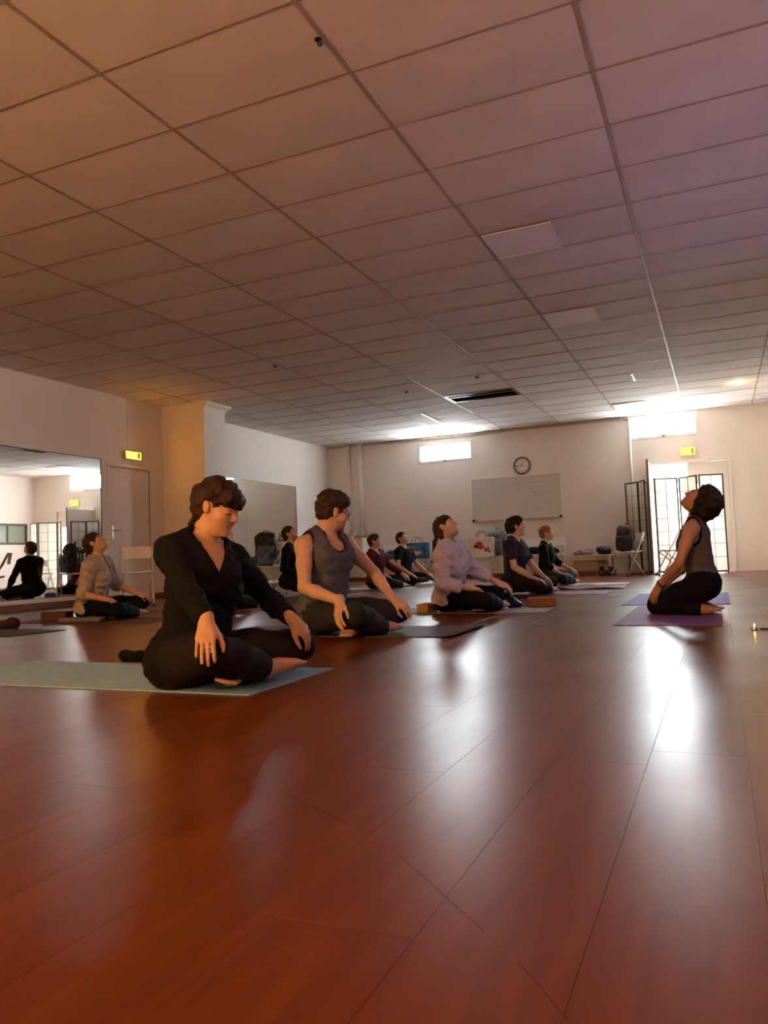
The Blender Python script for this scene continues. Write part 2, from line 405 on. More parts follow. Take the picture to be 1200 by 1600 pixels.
# ---------------------------------------------------------------- windows
M_pane = emit('daylight_pane', (.90, .97, 1.0), WINDOW_STRENGTH)
M_frame = mat('window_frame_pvc', (.80, .80, .80), .4, .4)
def window(n, hole, axis, face, outward, pane=M_pane, fr=M_frame, bars=()):
    """axis 'y': in the far wall; 'x': in a side wall"""
    u0, u1, z0, z1 = hole; d = outward
    P = (lambda u, t, z: (u, face+d*t, z)) if axis == 'y' else (lambda u, t, z: (face+d*t, u, z))
    def bx(m, a, b): 
        p, q = P(*a), P(*b); m.box([min(p[i], q[i]) for i in range(3)], [max(p[i], q[i]) for i in range(3)])
    w = .035; m = MB()
    for a, b in (((u0-.02, -.012, z0-.02), (u1+.02, .05, z0+w)), ((u0-.02, -.012, z1-w), (u1+.02, .05, z1+.02)), ((u0-.02, -.012, z0+w), (u0+w, .05, z1-w)), ((u1-w, -.012, z0+w), (u1+.02, .05, z1-w))): bx(m, a, b)
    for u in bars: bx(m, (u-.02, .0, z0+w), (u+.02, .05, z1-w))
    root = structure(m.build('window_%d' % n, fr, bevel=.004, seg=1))
    m = MB(); bx(m, (u0+w, .028, z0+w), (u1-w, .036, z1-w)); m.build('pane', pane, root)
    m = MB(); bx(m, ((u0+u1)/2-.03, -.03, z0+.005), ((u0+u1)/2+.03, -.012, z0+.03)); m.build('latch', M_dark, root)
    return root
window(1, WIN1, 'y', YF, 1); window(2, WIN2, 'y', YF, 1)
M_pane3 = emit('cool_daylight_pane', (.56, .50, 1.0), WIN3_STRENGTH)
window(3, WIN3, 'x', XR, 1, pane=M_pane3)
M_band = mat('dim_green_glass', (.30, .33, .26), .2, .5)
window(4, BAND, 'x', XR, 1, pane=M_band, fr=mat('dark_green_frame', (.08, .08, .065), .5), bars=(12.5, 13.4, 14.3, 15.2))

# ---------------------------------------------------------------- far doorway: left leaf swung open, right leaf closed
M_doorp = mat('door_paint', (.80, .74, .68), .5, .4)
m = MB(); e = .05
m.box((DOOR[0]-e, YF-.02, 0), (DOOR[0], YF+.1, DOOR[3]+e)); m.box((DOOR[1], YF-.02, 0), (DOOR[1]+e, YF+.1, DOOR[3]+e)); m.box((DOOR[0], YF-.02, DOOR[3]), (DOOR[1], YF+.1, DOOR[3]+e))
door_1 = structure(m.build('door_1', M_doorp, bevel=.004, seg=1))
m = MB(); x0, x1, y0, y1 = -.50, DOOR[1], YF+.02, YF+.06       # closed leaf, glazed in its lower part behind the screen
for lo, hi in (((x0, y0, 0), (x0+.07, y1, 2.12)), ((x1-.17, y0, 0), (x1, y1, 2.12)), ((x0+.07, y0, 1.70), (x1-.17, y1, 2.12)), ((x0+.07, y0, 0), (x1-.17, y1, .12))): m.box(lo, hi)
m.build('door_leaf', M_doorp, door_1, bevel=.003, seg=1)
MB().box((x0+.07, y0+.015, .12), (x1-.17, y0+.022, 1.70)).build('door_glass', emit('door_glass_daylight', (.95, .97, 1.0), DOORGLASS_STRENGTH), door_1)
m = MB(); m.box((-1.175, YF-1.0, .015), (-1.135, YF-.03, 2.11)); m.build('open_door_leaf', mat('door_pink_paint', (.72, .60, .54), .5), door_1, bevel=.003, seg=1)
m = MB(); m.box((-1.178, YF-1.006, .015), (-1.145, YF-.999, 2.15)); m.build('door_edge_post', mat('door_edge_brown', (.22, .10, .075), .5), door_1)
MB().tube([(-1.134, YF-.93, 1.05), (-1.09, YF-.93, 1.05), (-1.09, YF-.82, 1.05)], .009, 8).build('door_handle', mat('chrome', (.7, .7, .7), .2, .5, metal=1), door_1, smooth=True)
# ground outside the doorway
structure(MB().box((-8, YF+.22, -.12), (8, YF+9, -.02)).build('ground_outside', mat('pale_paving', (.55, .54, .52), .8, var=.1)))

# ---------------------------------------------------------------- door in the left wall beside the mirror
m = MB(); e = .045; d0, d1, dz = DOOR2[0], DOOR2[1], DOOR2[3]
m.box((XL-.1, d0-e, 0), (XL+.015, d0, dz+e)); m.box((XL-.1, d1, 0), (XL+.015, d1+e, dz+e)); m.box((XL-.1, d0, dz), (XL+.015, d1, dz+e))
door_2 = structure(m.build('door_2', M_wall, bevel=.004, seg=1))
MB().box((XL-.05, d0+.004, .01), (XL-.008, d1-.004, dz-.004)).build('door_leaf', mat('door_leaf_paint', (.76, .70, .645), .55, .35), door_2, bevel=.003, seg=1)
M_brass = mat('steel_handle', (.75, .72, .66), .22, .5, metal=1)
m = MB(); m.box((XL-.008, d0+.05, .93), (XL-.002, d0+.085, 1.15)); m.build('handle_plate', M_brass, door_2, bevel=.002, seg=1)
MB().tube([(XL-.004, d0+.067, 1.08), (XL+.045, d0+.067, 1.08), (XL+.05, d0+.10, 1.08), (XL+.05, d0+.18, 1.08)], .009, 8).build('door_handle', M_brass, door_2, smooth=True)

# ---------------------------------------------------------------- mirrors
M_mirror = bpy.data.materials.new('mirror_glass'); M_mirror.use_nodes = True
b = M_mirror.node_tree.nodes['Principled BSDF']; b.inputs['Base Color'].default_value = (.86, .87, .86, 1); b.inputs['Metallic'].default_value = 1; b.inputs['Roughness'].default_value = .015
M_mframe = mat('mirror_edge', (.08, .07, .06), .4)
def mirror(label, z0, z1, cuts):
    t = thing('wall_mirror', label, 'mirror', (XL, cuts[0], z0))
    m = MB(); y0, y1 = cuts[0]-cuts[0], cuts[-1]-cuts[0]; H = z1-z0
    m.box((0, y0-.012, -.012), (.012, y1+.012, 0)); m.box((0, y0-.012, H), (.012, y1+.012, H+.012)); m.box((0, y0-.012, 0), (.012, y0, H)); m.box((0, y1, 0), (.012, y1+.012, H))
    m.build('edge_strip', M_mframe, t)
    for a, c in zip(cuts[:-1], cuts[1:]):
        MB().box((.001, a-cuts[0]+.002, 0), (.008, c-cuts[0]-.002, H)).build('mirror_pane', M_mirror, t)
    return t
mirror('large wall mirror at the left edge, ending beside the closed door', .15, 2.125, [3.3, 5.12, 6.94, 8.76])
mirror('wall mirror in two panes on the left wall beyond the pillar', .16, 2.11, [10.80, 12.56, 14.50])
# ================================================================== LAMPS AND SIGNS
# tall paper floor lamp behind the camera: the warm light on the near ceiling and on the nearest people
M_paper_lamp = emit('warm_paper_shade', (1.0, .53, .19), LAMP_POWER)
lamp = thing('floor_lamp', 'tall warm paper floor lamp standing behind the viewer', 'lamp', (LAMP_AT[0], LAMP_AT[1], 0))
MB().lathe([(.001, 0), (.16, 0), (.16, .012), (.15, .02), (.02, .03), (.001, .03)], 24).build('base', M_dark, lamp, smooth=True)
MB().tube([(0, 0, .02), (0, 0, 1.45)], .011, 10).build('pole', M_dark, lamp, smooth=True)
MB().lathe([(.06, 1.40), (.17, 1.46), (.24, 1.60), (.26, 1.72), (.24, 1.84), (.17, 1.98), (.06, 2.04)], 28).build('lamp_shade', M_paper_lamp, lamp, smooth=True)

# ceiling downlight near the far right corner
dl = thing('ceiling_downlight', 'small bright yellow downlight in the ceiling near the far right corner', 'downlight', (.42, 13.8, ZC))
MB().lathe([(.052, -.008), (.058, -.004), (.058, .0), (.045, .001)], 24).build('trim_ring', M_white, dl, smooth=True)
MB().lathe([(.001, -.030), (.022, -.028), (.034, -.016), (.036, -.004), (.001, -.003)], 20).build('bulb', emit('downlight_bulb', (1.0, .72, .30), DOWNLIGHT_POWER), dl, smooth=True)

# lit emergency exit signs: box, glowing face, dark pictogram
M_sign = emit('exit_sign_glow', (1.0, .37, .006), EXIT_STRENGTH)
M_signbox = mat('sign_housing', (.55, .42, .25), .5)
M_picto = mat('sign_pictogram', (.35, .14, .01), .5)
def exit_sign(label, loc, rz, w, h):
    t = thing('exit_sign', label, 'exit sign', loc, rz)     # local: face looks along -y
    MB().box((-w/2, -.055, -h/2), (w/2, 0, h/2)).build('housing', M_signbox, t, bevel=.006, seg=2)
    MB().box((-w/2+.010, -.062, -h/2+.010), (w/2-.010, -.054, h/2-.010)).build('lit_face', M_sign, t, bevel=.003, seg=1)
    m = MB(); y0, y1 = -.0640, -.0615
    u = h*.36                                    # running figure, arrow and doorway drawn as flat shapes
    for a, b_, wd in (((-.02, .62*u), (-.03, -.1*u), .010), ((-.03, -.1*u), (.0, -.55*u), .008), ((0., -.55*u), (-.01, -1.0*u), .007), ((-.03, -.1*u), (-.055, -.5*u), .008), ((-.055, -.5*u), (-.085, -.62*u), .007), ((-.02, .5*u), (.02, .25*u), .006), ((-.02, .5*u), (-.055, .2*u), .006)):
        d = unit2((b_[0]-a[0], b_[1]-a[1])); px, pz = -d[1]*wd/2, d[0]*wd/2
        vs = [(a[0]-px, y0, a[1]-pz), (b_[0]-px, y0, b_[1]-pz), (b_[0]+px, y0, b_[1]+pz), (a[0]+px, y0, a[1]+pz)]
        m.add(vs, [(0, 1, 2, 3)])
    m.lathe([(.010, 0), (.010, .002)], 12, c=(-.016, y0+.002, .85*u), R=rot_x(90))
    m.box((w*.24, y0, -u), (w*.40, y1, u*1.05))
    m.box((-w*.42, y0, -.006), (-w*.27, y1, .006))
    m.add([(-w*.44, y0, 0), (-w*.36, y0, -.022), (-w*.36, y0, .022)], [(0, 1, 2)])
    m.build('pictogram', M_picto, t)['kind'] = 'stuff'
    MB().tube([(-w*.2, -.02, h/2), (-w*.2, -.02, h/2+.012)], .012, 8).build('cable_gland', M_signbox, t)
    return t
exit_sign('glowing amber exit sign above the closed door beside the left mirror', (XL+.002, 9.42, 2.25), math.radians(90), .34, .125)
MB().box((XL, 9.355, 2.32), (XL+.014, 9.367, ZC)).build('trim_7', M_trim)['kind'] = 'structure'
exit_sign('glowing yellow exit sign above the doorway behind the folding screens', (-.47, YF-.002, 2.345), 0, .27, .15)

# ================================================================== WALL THINGS
# round wall clock
ck = thing('wall_clock', 'round white wall clock with dark rim above the whiteboard', 'clock', (-3.74, YF, 2.34))
Rc = rot_x(90)
MB().lathe([(.150, 0), (.178, .004), (.190, .022), (.186, .036), (.172, .040), (.160, .030), (.150, .028)], 36, R=Rc, caps=False).build('rim', mat('clock_rim', (.16, .10, .07), .35, .5), ck, smooth=True)
MB().lathe([(.160, .004), (.160, .020)], 36, R=Rc).build('dial', mat('clock_dial', (.78, .74, .70), .4), ck)
M_ink = mat('clock_ink', (.06, .04, .035), .5)
for q in range(12):
    a = q*math.pi/6; L = .040 if q % 3 == 0 else .026; wd = .011 if q % 3 == 0 else .007
    R = np.array([[math.cos(a), 0, math.sin(a)], [0, 1, 0], [-math.sin(a), 0, math.cos(a)]])
    MB().box((-wd/2, -.0225, .145-L), (wd/2, -.0200, .145), R=R).build('hour_mark', M_ink, ck)
for nm, a, L, wd in (('minute_hand', 265, .125, .011), ('hour_hand', 22, .080, .014)):
    a = math.radians(a); R = np.array([[math.cos(a), 0, math.sin(a)], [0, 1, 0], [-math.sin(a), 0, math.cos(a)]])
    MB().box((-wd/2, -.027 if nm[0] == 'm' else -.0245, -.02), (wd/2, -.0248 if nm[0] == 'm' else -.0227, L), R=R).build(nm, M_ink, ck)

# whiteboard with faint handwriting
wb = thing('whiteboard', 'wide whiteboard with faint handwritten lines on the far wall', 'whiteboard', (-3.915, YF, 1.665))
W2, H2 = .925, .43
MB().box((-W2, -.018, -H2), (W2, -.002, H2)).build('board', mat('whiteboard_enamel', (.58, .55, .53), .18, .5), wb)
M_alu = mat('whiteboard_frame', (.50, .44, .40), .35, .5)
for nm, lo, hi in (('frame_rail', (-W2-.02, -.026, -H2-.02), (W2+.02, 0, -H2)), ('frame_rail', (-W2-.02, -.026, H2), (W2+.02, 0, H2+.02)), ('frame_rail', (-W2-.02, -.026, -H2), (-W2, 0, H2)), ('frame_rail', (W2, -.026, -H2), (W2+.02, 0, H2))):
    MB().box(lo, hi).build(nm, M_alu, wb)
for sx in (-1, 1):
    MB().box((sx*(W2+.008)-.026, -.034, -H2-.034), (sx*(W2+.008)+.026, 0, -H2+.018)).build('corner_cap', M_dark, wb, bevel=.006, seg=2)
MB().box((-W2+.06, -.055, -H2-.028), (W2-.06, -.024, -H2-.016)).build('pen_tray', M_alu, wb)
m = MB(); rnd = random.Random(3)
def scribble(m, x, z, L, amp):
    n = int(L/.012); pts = []
    for i in range(n): pts.append((x+i*.012, z + amp*rnd.uniform(-1, 1) + .006*math.sin(i)))
    for a, c in zip(pts[:-1], pts[1:]):
        if rnd.random() < .14: continue
        m.add([(a[0], -.0186, a[1]-.004), (c[0], -.0186, c[1]-.004), (c[0], -.0186, c[1]+.004), (a[0], -.0186, a[1]+.004)], [(0, 1, 2, 3)])
for x, z, L in ((-.36, .23, .26), (-.46, .16, .05), (-.36, .15, .22), (-.24, .07, .13), (0, .27, .24), (.05, .20, .12), (.30, .30, .30), (.30, .18, .12), (.42, .20, .22), (.30, .11, .16), (.46, .08, .34), (.34, .01, .14), (.52, .03, .2), (.10, -.10, .24), (.02, -.17, .26), (.06, -.23, .22), (.02, -.29, .26), (.06, -.34, .2), (.38, -.22, .16), (.42, -.27, .12), (.62, -.13, .2)):
    scribble(m, x, z, L, .012)
o = m.build('handwriting', mat('marker_ink', (.30, .25, .25), .6), wb); o['kind'] = 'stuff'

# ================================================================== FOLDING SCREENS
M_lacq = mat('screen_dark_wood', (.030, .016, .011), .4, .4)
M_muntin = mat('screen_thin_bar', (.10, .07, .05), .5)
M_paper = bpy.data.materials.new('screen_paper'); M_paper.use_nodes = True
nt = M_paper.node_tree; nt.nodes.remove(nt.nodes['Principled BSDF'])
df = nd(nt, 'ShaderNodeBsdfDiffuse'); tr = nd(nt, 'ShaderNodeBsdfTranslucent'); mx = nd(nt, 'ShaderNodeMixShader')
df.inputs[0].default_value = (.80, .74, .64, 1); tr.inputs[0].default_value = (.93, .90, .83, 1); mx.inputs[0].default_value = .62
nt.links.new(df.outputs[0], mx.inputs[1]); nt.links.new(tr.outputs[0], mx.inputs[2]); nt.links.new(mx.outputs[0], nt.nodes['Material Output'].inputs[0])
SH = 1.78
def screen_panel(parent, a, b_, nx=2, nz=7):
    """a panel between floor points a and b (in the screen's own frame)"""
    L = math.hypot(b_[0]-a[0], b_[1]-a[1]); ang = math.atan2(b_[1]-a[1], b_[0]-a[0])
    m = MB(); w, t = .022, .011
    for lo, hi in (((0, -t, 0), (w, t, SH)), ((L-w, -t, 0), (L, t, SH)), ((w, -t, .03), (L-w, t, .03+w)), ((w, -t, SH-w), (L-w, t, SH))): m.box(lo, hi)
    fr = m.build('panel_frame', M_lacq, parent); fr.location = (a[0], a[1], 0); fr.rotation_euler = (0, 0, ang)
    MB().box((w, -.0008, .03+w), (L-w, .0008, SH-w)).build('paper', M_paper, fr)
    for i in range(1, nx):
        x = w + (L-2*w)*i/nx; MB().box((x-.003, -.006, .03+w), (x+.003, .006, SH-w)).build('muntin', M_muntin, fr)
    for j in range(1, nz):
        z = .03+w + (SH-.03-2*w)*j/nz; MB().box((w, -.0055, z-.003), (L-w, .0055, z+.003)).build('muntin', M_muntin, fr)
s1 = thing('folding_screen', 'three-panel dark framed paper folding screen standing before the bright doorway', 'folding screen', (-.45, 15.1, 0))
Q = lambda x, y: (x+.45, y-15.1)
screen_panel(s1, Q(-1.05, 14.98), Q(-.66, 15.28)); screen_panel(s1, Q(-.635, 15.27), Q(-.315, 14.93)); screen_panel(s1, Q(-.285, 14.92), Q(.12, 15.08))
s2 = thing('folding_screen', 'partly folded paper screen beside the open door, behind the backpack chair', 'folding screen', (-1.4, 15.6, 0))
Q = lambda x, y: (x+1.4, y-15.6)
screen_panel(s2, Q(-1.60, 15.74), Q(-1.22, 15.80)); screen_panel(s2, Q(-1.375, 15.52), Q(-1.235, 15.14)); screen_panel(s2, Q(-1.64, 15.72), Q(-1.385, 15.53))
tag(MB().lathe([(.001, 0), (.055, 0), (.06, .02), (.05, .045), (.02, .055), (.001, .055)], 16).build('door_wedge', mat('pale_rubber', (.62, .50, .46), .6), smooth=True), 'small pale round door stop on the floor at the open door', 'door stop').location = (-1.08, 14.85, 0)

# ================================================================== FOLDING CHAIRS
M_chair = mat('white_chair_paint', (.84, .81, .76), .4, .5)
M_tube = mat('chair_tube', (.60, .57, .53), .3, .5)
def make_chair():
    t = bpy.data.objects.new('folding_chair', None); COL.objects.link(t)
    m = MB(); nx, ny = 6, 6                     # slightly dished seat: forward is +x
    top = []; 
    for j in range(ny+1):
        for i in range(nx+1):
            u, v = i/nx-.5, j/ny-.5
            top.append((u*.38+.02, v*.39, .445 + .012*(4*v*v) - .008*(1-4*u*u) + (.006 if i == 0 else 0)))
    bot = [(p[0], p[1], p[2]-.016) for p in top]; fs = []; n = len(top); W = nx+1
    for j in range(ny):
        for i in range(nx):
            a = j*W+i; fs.append((a, a+1, a+W+1, a+W)); fs.append((n+a, n+a+W, n+a+W+1, n+a+1))
    rim = list(range(W)) + [j*W+nx for j in range(1, ny+1)] + [ny*W+i for i in range(nx-1, -1, -1)] + [j*W for j in range(ny-1, 0, -1)]
    for q in range(len(rim)):
        a, c = rim[q], rim[(q+1) % len(rim)]; fs.append((c, a, n+a, n+c))
    m.add(top+bot, fs); m.build('seat', M_chair, t, smooth=False)
    m = MB(); vs = []; nb = 8                    # curved back panel
    for k in range(2):
        for j in range(nb+1):
            v = j/nb-.5; x = -.205 - .03*(1-4*v*v) - k*.012
            vs += [(x, v*.40, .625), (x-.028, v*.40, .785)]
    fs = []; o2 = 2*(nb+1)
    for j in range(nb):
        a = 2*j; fs += [(a, a+1, a+3, a+2), (o2+a, o2+a+2, o2+a+3, o2+a+1), (a+1, o2+a+1, o2+a+3, a+3), (a, a+2, o2+a+2, o2+a)]
    fs += [(0, o2, o2+1, 1), (2*nb, 2*nb+1, o2+2*nb+1, o2+2*nb)]
    m.add(vs, fs); m.build('backrest', M_chair, t)
    for s in (-1, 1):
        y = s*.205
        MB().tube([(.235, y, 0), (.0, y, .40), (-.13, y, .60), (-.225, y, .79)], .011, 8).build('leg', M_tube, t, smooth=True)
        MB().tube([(-.235, s*.175, 0), (.02, s*.175, .30), (.17, s*.175, .43)], .010, 8).build('leg', M_tube, t, smooth=True)
        MB().lathe([(.001, 0), (.014, 0), (.015, .02), (.013, .03)], 10, c=(.235, y, 0)).build('foot_cap', M_dark, t, smooth=True)
        MB().lathe([(.001, 0), (.014, 0), (.015, .02), (.013, .03)], 10, c=(-.235, s*.175, 0)).build('foot_cap', M_dark, t, smooth=True)
    MB().tube([(.19, -.205, .075), (.19, .205, .075)], .008, 8).build('crossbar', M_tube, t, smooth=True)
    MB().tube([(-.19, -.175, .055), (-.19, .175, .055)], .008, 8).build('crossbar', M_tube, t, smooth=True)
    return t
chair0 = make_chair(); used = [False]
def chair(x, y, deg, label):
    if used[0]: c = dup(chair0)
    else: c = chair0; used[0] = True
    c.location = (x, y, 0); c.rotation_euler = (0, 0, math.radians(deg))
    return tag(c, label, 'chair', 'white folding chairs')
chair(-6.37, 10.10, -128, 'white folding chair carrying the blue and black backpack by the pillar')
chair(-7.02, 7.98, -48, 'white folding chair behind the woman in the beige shirt')
chair(-1.56, 14.72, -128, 'white folding chair with the dark red backpack beside the screens')
chair(-.80, 14.60, 200, 'white folding chair standing alone in front of the paper screen')
chair(-5.95, 15.55, -92, 'white folding chair holding the blue printed bag at the far wall')
chair(-4.52, 15.52, -88, 'white folding chair holding the red-printed white bag at the far wall')
chair(-3.52, 15.60, -93, 'empty white folding chair below the middle of the whiteboard')
chair(-3.06, 15.58, -86, 'empty white folding chair below the right end of the whiteboard')
chair(-6.62, 15.5, -90, 'white folding chair with dark clothes behind the person in burgundy')

# low bench by the far wall
bn = thing('low_bench', 'low cream bench with bags on it below the bare far wall', 'bench', (-2.36, 15.72, 0))
M_bench = mat('cream_laminate', (.66, .58, .47), .5, .4)
MB().box((-.42, -.17, .375), (.42, .17, .405)).build('seat_board', M_bench, bn, bevel=.004, seg=1)
MB().box((-.40, .12, .10), (.40, .14, .30)).build('rear_panel', M_bench, bn)
MB().box((-.40, -.15, .30), (.40, -.13, .375)).build('front_rail', M_bench, bn)
for sx in (-1, 1):
    for sy in (-1, 1): MB().box((sx*.38-.02, sy*.14-.018, 0), (sx*.38+.02, sy*.14+.018, .375)).build('leg', M_bench, bn)

# cream cabinet in the far left corner with a few things on it
cb = thing('corner_cabinet', 'cream low cabinet with dark edged top in the far left corner', 'cabinet', (-7.62, 15.66, 0))
M_cab = mat('cabinet_cream', (.72, .66, .58), .45, .4)
MB().box((-.42, -.30, .09), (.42, .38, .985)).build('body', M_cab, cb, bevel=.004, seg=1)
MB().box((-.40, -.285, 0), (.40, .36, .09)).build('plinth', M_skirt, cb)
MB().box((-.45, -.33, .985), (.45, .39, 1.012)).build('top_board', mat('cabinet_top', (.22, .18, .15), .4), cb, bevel=.003, seg=1)
for sx in (-1, 1):
    d = MB().box((sx*.205-.195, -.316, .11), (sx*.205+.195, -.301, .965)).build('door', M_cab, cb, bevel=.003, seg=1)
    MB().tube([(sx*.04, -.318, .52), (sx*.04, -.338, .53), (sx*.04, -.338, .63), (sx*.04, -.318, .64)], .006, 8).build('handle', M_alu, d, smooth=True)
ty = thing('paper_tray', 'grey paper tray lying on the corner cabinet', 'tray', (-7.62, 15.55, 1.012))
m = MB(); m.box((-.17, -.12, 0), (.17, .12, .006)); m.box((-.17, -.12, .006), (-.163, .12, .06)); m.box((.163, -.12, .006), (.17, .12, .06)); m.box((-.163, .113, .006), (.163, .12, .06)); m.build('tray', mat('tray_grey', (.35, .33, .31), .4), ty)
MB().box((-.15, -.10, .006), (.15, .10, .028)).build('paper_stack', mat('paper', (.75, .72, .66), .8), ty)
wt = thing('water_bottle', 'small clear grey bottle standing on the corner cabinet', 'bottle', (-7.30, 15.50, 1.012))
MB().lathe([(.001, 0), (.034, 0), (.036, .01), (.036, .12), (.03, .14), (.014, .16), (.013, .175)], 16).build('body', mat('bottle_grey', (.42, .44, .44), .15, .6), wt, smooth=True)
MB().lathe([(.015, .172), (.016, .175), (.016, .195), (.001, .197)], 14).build('cap', mat('cap_blue', (.12, .20, .35), .4), wt, smooth=True)

# ================================================================== MATS
def yoga_mat(label, x0, x1, y0, y1, col, rz=0.0, roll=None, wave=0.0, th=.005, z=0.0, curl=0.0):
    nx, ny = 40, 14; L, D = x1-x0, y1-y0
    t = bpy.data.objects.new('yoga_mat', None)
    vs = []; fs = []; r = .05
    for k in range(2):
        for j in range(ny+1):
            for i in range(nx+1):
                u, v = i/nx, j/ny
                zz = wave*(.5+.5*math.sin(u*17+v*3))*(.4+.6*math.sin(v*6+u*4)**2) + curl*max(0, (u-.93)/.07)**2
                vs.append(((u-.5)*L, (v-.5)*D, zz + (th if k else 0)))
    n = (nx+1)*(ny+1); W = nx+1
    for j in range(ny):
        for i in range(nx):
            a = j*W+i; fs.append((n+a, n+a+1, n+a+W+1, n+a+W)); fs.append((a, a+W, a+W+1, a+1))
    rim = list(range(W)) + [j*W+nx for j in range(1, ny+1)] + [ny*W+i for i in range(nx-1, -1, -1)] + [j*W for j in range(ny-1, 0, -1)]
    for q in range(len(rim)):
        a, c = rim[q], rim[(q+1) % len(rim)]; fs.append((a, c, n+c, n+a))
    m = MB(); m.add(vs, fs)
    mm = mat('mat_'+'_'.join('%03d' % round(c*1000) for c in col), col, .62, .35, var=.10, scale=14, bump=.12, bscale=260)
    o = m.build('yoga_mat', mm, smooth=False)
    o.location = ((x0+x1)/2, (y0+y1)/2, z+.0005); o.rotation_euler = (0, 0, math.radians(rz))
    return tag(o, label, 'mat', 'yoga mats')
yoga_mat('pale blue-grey mat under the woman in the black sweater', -3.55, -1.675, 2.51, 3.20, (.28, .46, .64))
yoga_mat('charcoal mat under the man in the grey tank top', -3.40, -1.535, 4.52, 5.22, (.085, .085, .10), curl=.012)
yoga_mat('mauve-grey mat under the woman in the lavender sweatshirt', -3.15, -1.36, 6.38, 6.98, (.27, .23, .25))
yoga_mat('purple mat under the person in the dark purple T-shirt', -2.95, -1.19, 8.98, 9.62, (.33, .19, .24))
yoga_mat('rumpled mauve blanket mat beyond the purple mat', -2.75, -1.14, 10.12, 10.72, (.36, .25, .29), wave=.035, th=.012)
yoga_mat('pale mat under the blond person in black', -3.2, -1.25, 11.30, 11.98, (.62, .58, .60))
o = yoga_mat('purple mat under the kneeling woman facing the class', -.87, .87, -.33, .33, (.19, .08, .25)); o.location = (-.345, 6.13, .0005); o.rotation_euler = (0, 0, math.radians(90))
o = yoga_mat('blue mat lying behind the kneeling woman', -.85, .85, -.44, .44, (.13, .13, .56)); o.location = (-.39, 7.98, .0005); o.rotation_euler = (0, 0, math.radians(90))
yoga_mat('dark maroon mat under the woman in the beige shirt', -6.55, -4.78, 5.52, 6.16, (.10, .035, .045))
yoga_mat('black mat whose corner pokes in at the left edge', -6.9, -5.10, 4.46, 5.0, (.03, .02, .022), rz=-6)
yoga_mat('maroon mat under the person hidden behind the woman in the black sweater', -6.0, -4.15, 7.02, 7.66, (.16, .07, .09))
yoga_mat('grey mat under the man in the black top', -6.08, -4.80, 9.50, 10.14, (.30, .31, .33))
om = yoga_mat('light grey mat with a rolled end under the person in burgundy', -6.2, -4.42, 11.42, 12.06, (.50, .50, .50))
pts = []; R0 = []
for q in range(40):
    a = q*.42; r = .042 - .0008*q; pts.append((math.cos(a)*r, math.sin(a)*r))
m = MB(); vs = []
for (x, z) in pts:
    vs += [(x, -.32, z+.042), (x, .32, z+.042)]
fs = [(2*i, 2*i+1, 2*i+3, 2*i+2) for i in range(len(pts)-1)]
m.add(vs, fs); o = m.build('rolled_end', mat('mat_rolled_light', (.62, .62, .60), .6), om, smooth=True); o.location = (.88, 0, .004)
sd = o.modifiers.new('thick', 'SOLIDIFY'); sd.thickness = .004
yoga_mat('slate mat under the person in the black T-shirt', -6.1, -4.3, 12.40, 13.04, (.22, .23, .25))

# ================================================================== BLOCKS AND SMALL THINGS ON THE FLOOR
M_cork = mat('cork', (.46, .27, .11), .8, .2, var=.25, scale=60, bump=.3, bscale=120)
def block(label, x, y, rz, col=None, size=(.225, .115, .075), z=0.0, m_=None):
    o = MB().box((-size[0]/2, -size[1]/2, 0), (size[0]/2, size[1]/2, size[2])).build('yoga_block', m_ or mat('foam_'+'_'.join('%03d' % round(c*1000) for c in col), col, .7, .3, var=.08, scale=30, bump=.1, bscale=90), bevel=.008, seg=3)
    o.location = (x, y, z+.0005); o.rotation_euler = (0, 0, math.radians(rz)); return tag(o, label, 'yoga block', 'yoga blocks')
block('cork block under the hips of the woman in lavender', -2.44, 6.53, 84, m_=M_cork, z=.0056)
block('reddish brown wooden block lying before the woman in lavender', -1.545, 7.16, 8, col=(.25, .105, .05), size=(.26, .12, .085))
block('bright blue foam block on the floor behind the man in the tank top', -5.38, 10.62, 5, col=(.05, .09, .42), size=(.26, .14, .095))
block('dark red-brown block under the hips of the woman in the beige shirt', -6.12, 5.80, 18, col=(.10, .035, .03), size=(.26, .16, .09), z=.0056)
def lump(name, label, cat, loc, parts, material, parent_mats=None):
    pass
# ---------------------------------------------------------------- people: skeleton
def V3(*a): return np.array(a, float)
def nrm(v): v = np.asarray(v, float); return v / max(np.linalg.norm(v), 1e-9)
def rotm(axis, a):
    x, y, z = nrm(axis); c, s = math.cos(a), math.sin(a); t = 1 - c
    return np.array([[t*x*x+c, t*x*y-s*z, t*x*z+s*y], [t*x*y+s*z, t*y*y+c, t*y*z-s*x], [t*x*z-s*y, t*y*z+s*x, t*z*z+c]])
RX = lambda a: rotm((1, 0, 0), math.radians(a))
RY = lambda a: rotm((0, 1, 0), math.radians(a))
RZ = lambda a: rotm((0, 0, 1), math.radians(a))
def ik(S, W, l1, l2, pole):
    d = W - S; L = np.linalg.norm(d)
    if L > (l1 + l2) * .995:
        W = S + d / L * (l1 + l2) * .995; d = W - S; L = np.linalg.norm(d)
    L = max(L, abs(l1 - l2) + .02)
    u = d / np.linalg.norm(d)
    a = (l1*l1 - l2*l2 + L*L) / (2*L); hh = math.sqrt(max(l1*l1 - a*a, 0))
    p = pole - u * (pole @ u); p = nrm(p)
    return S + u*a + p*hh, W
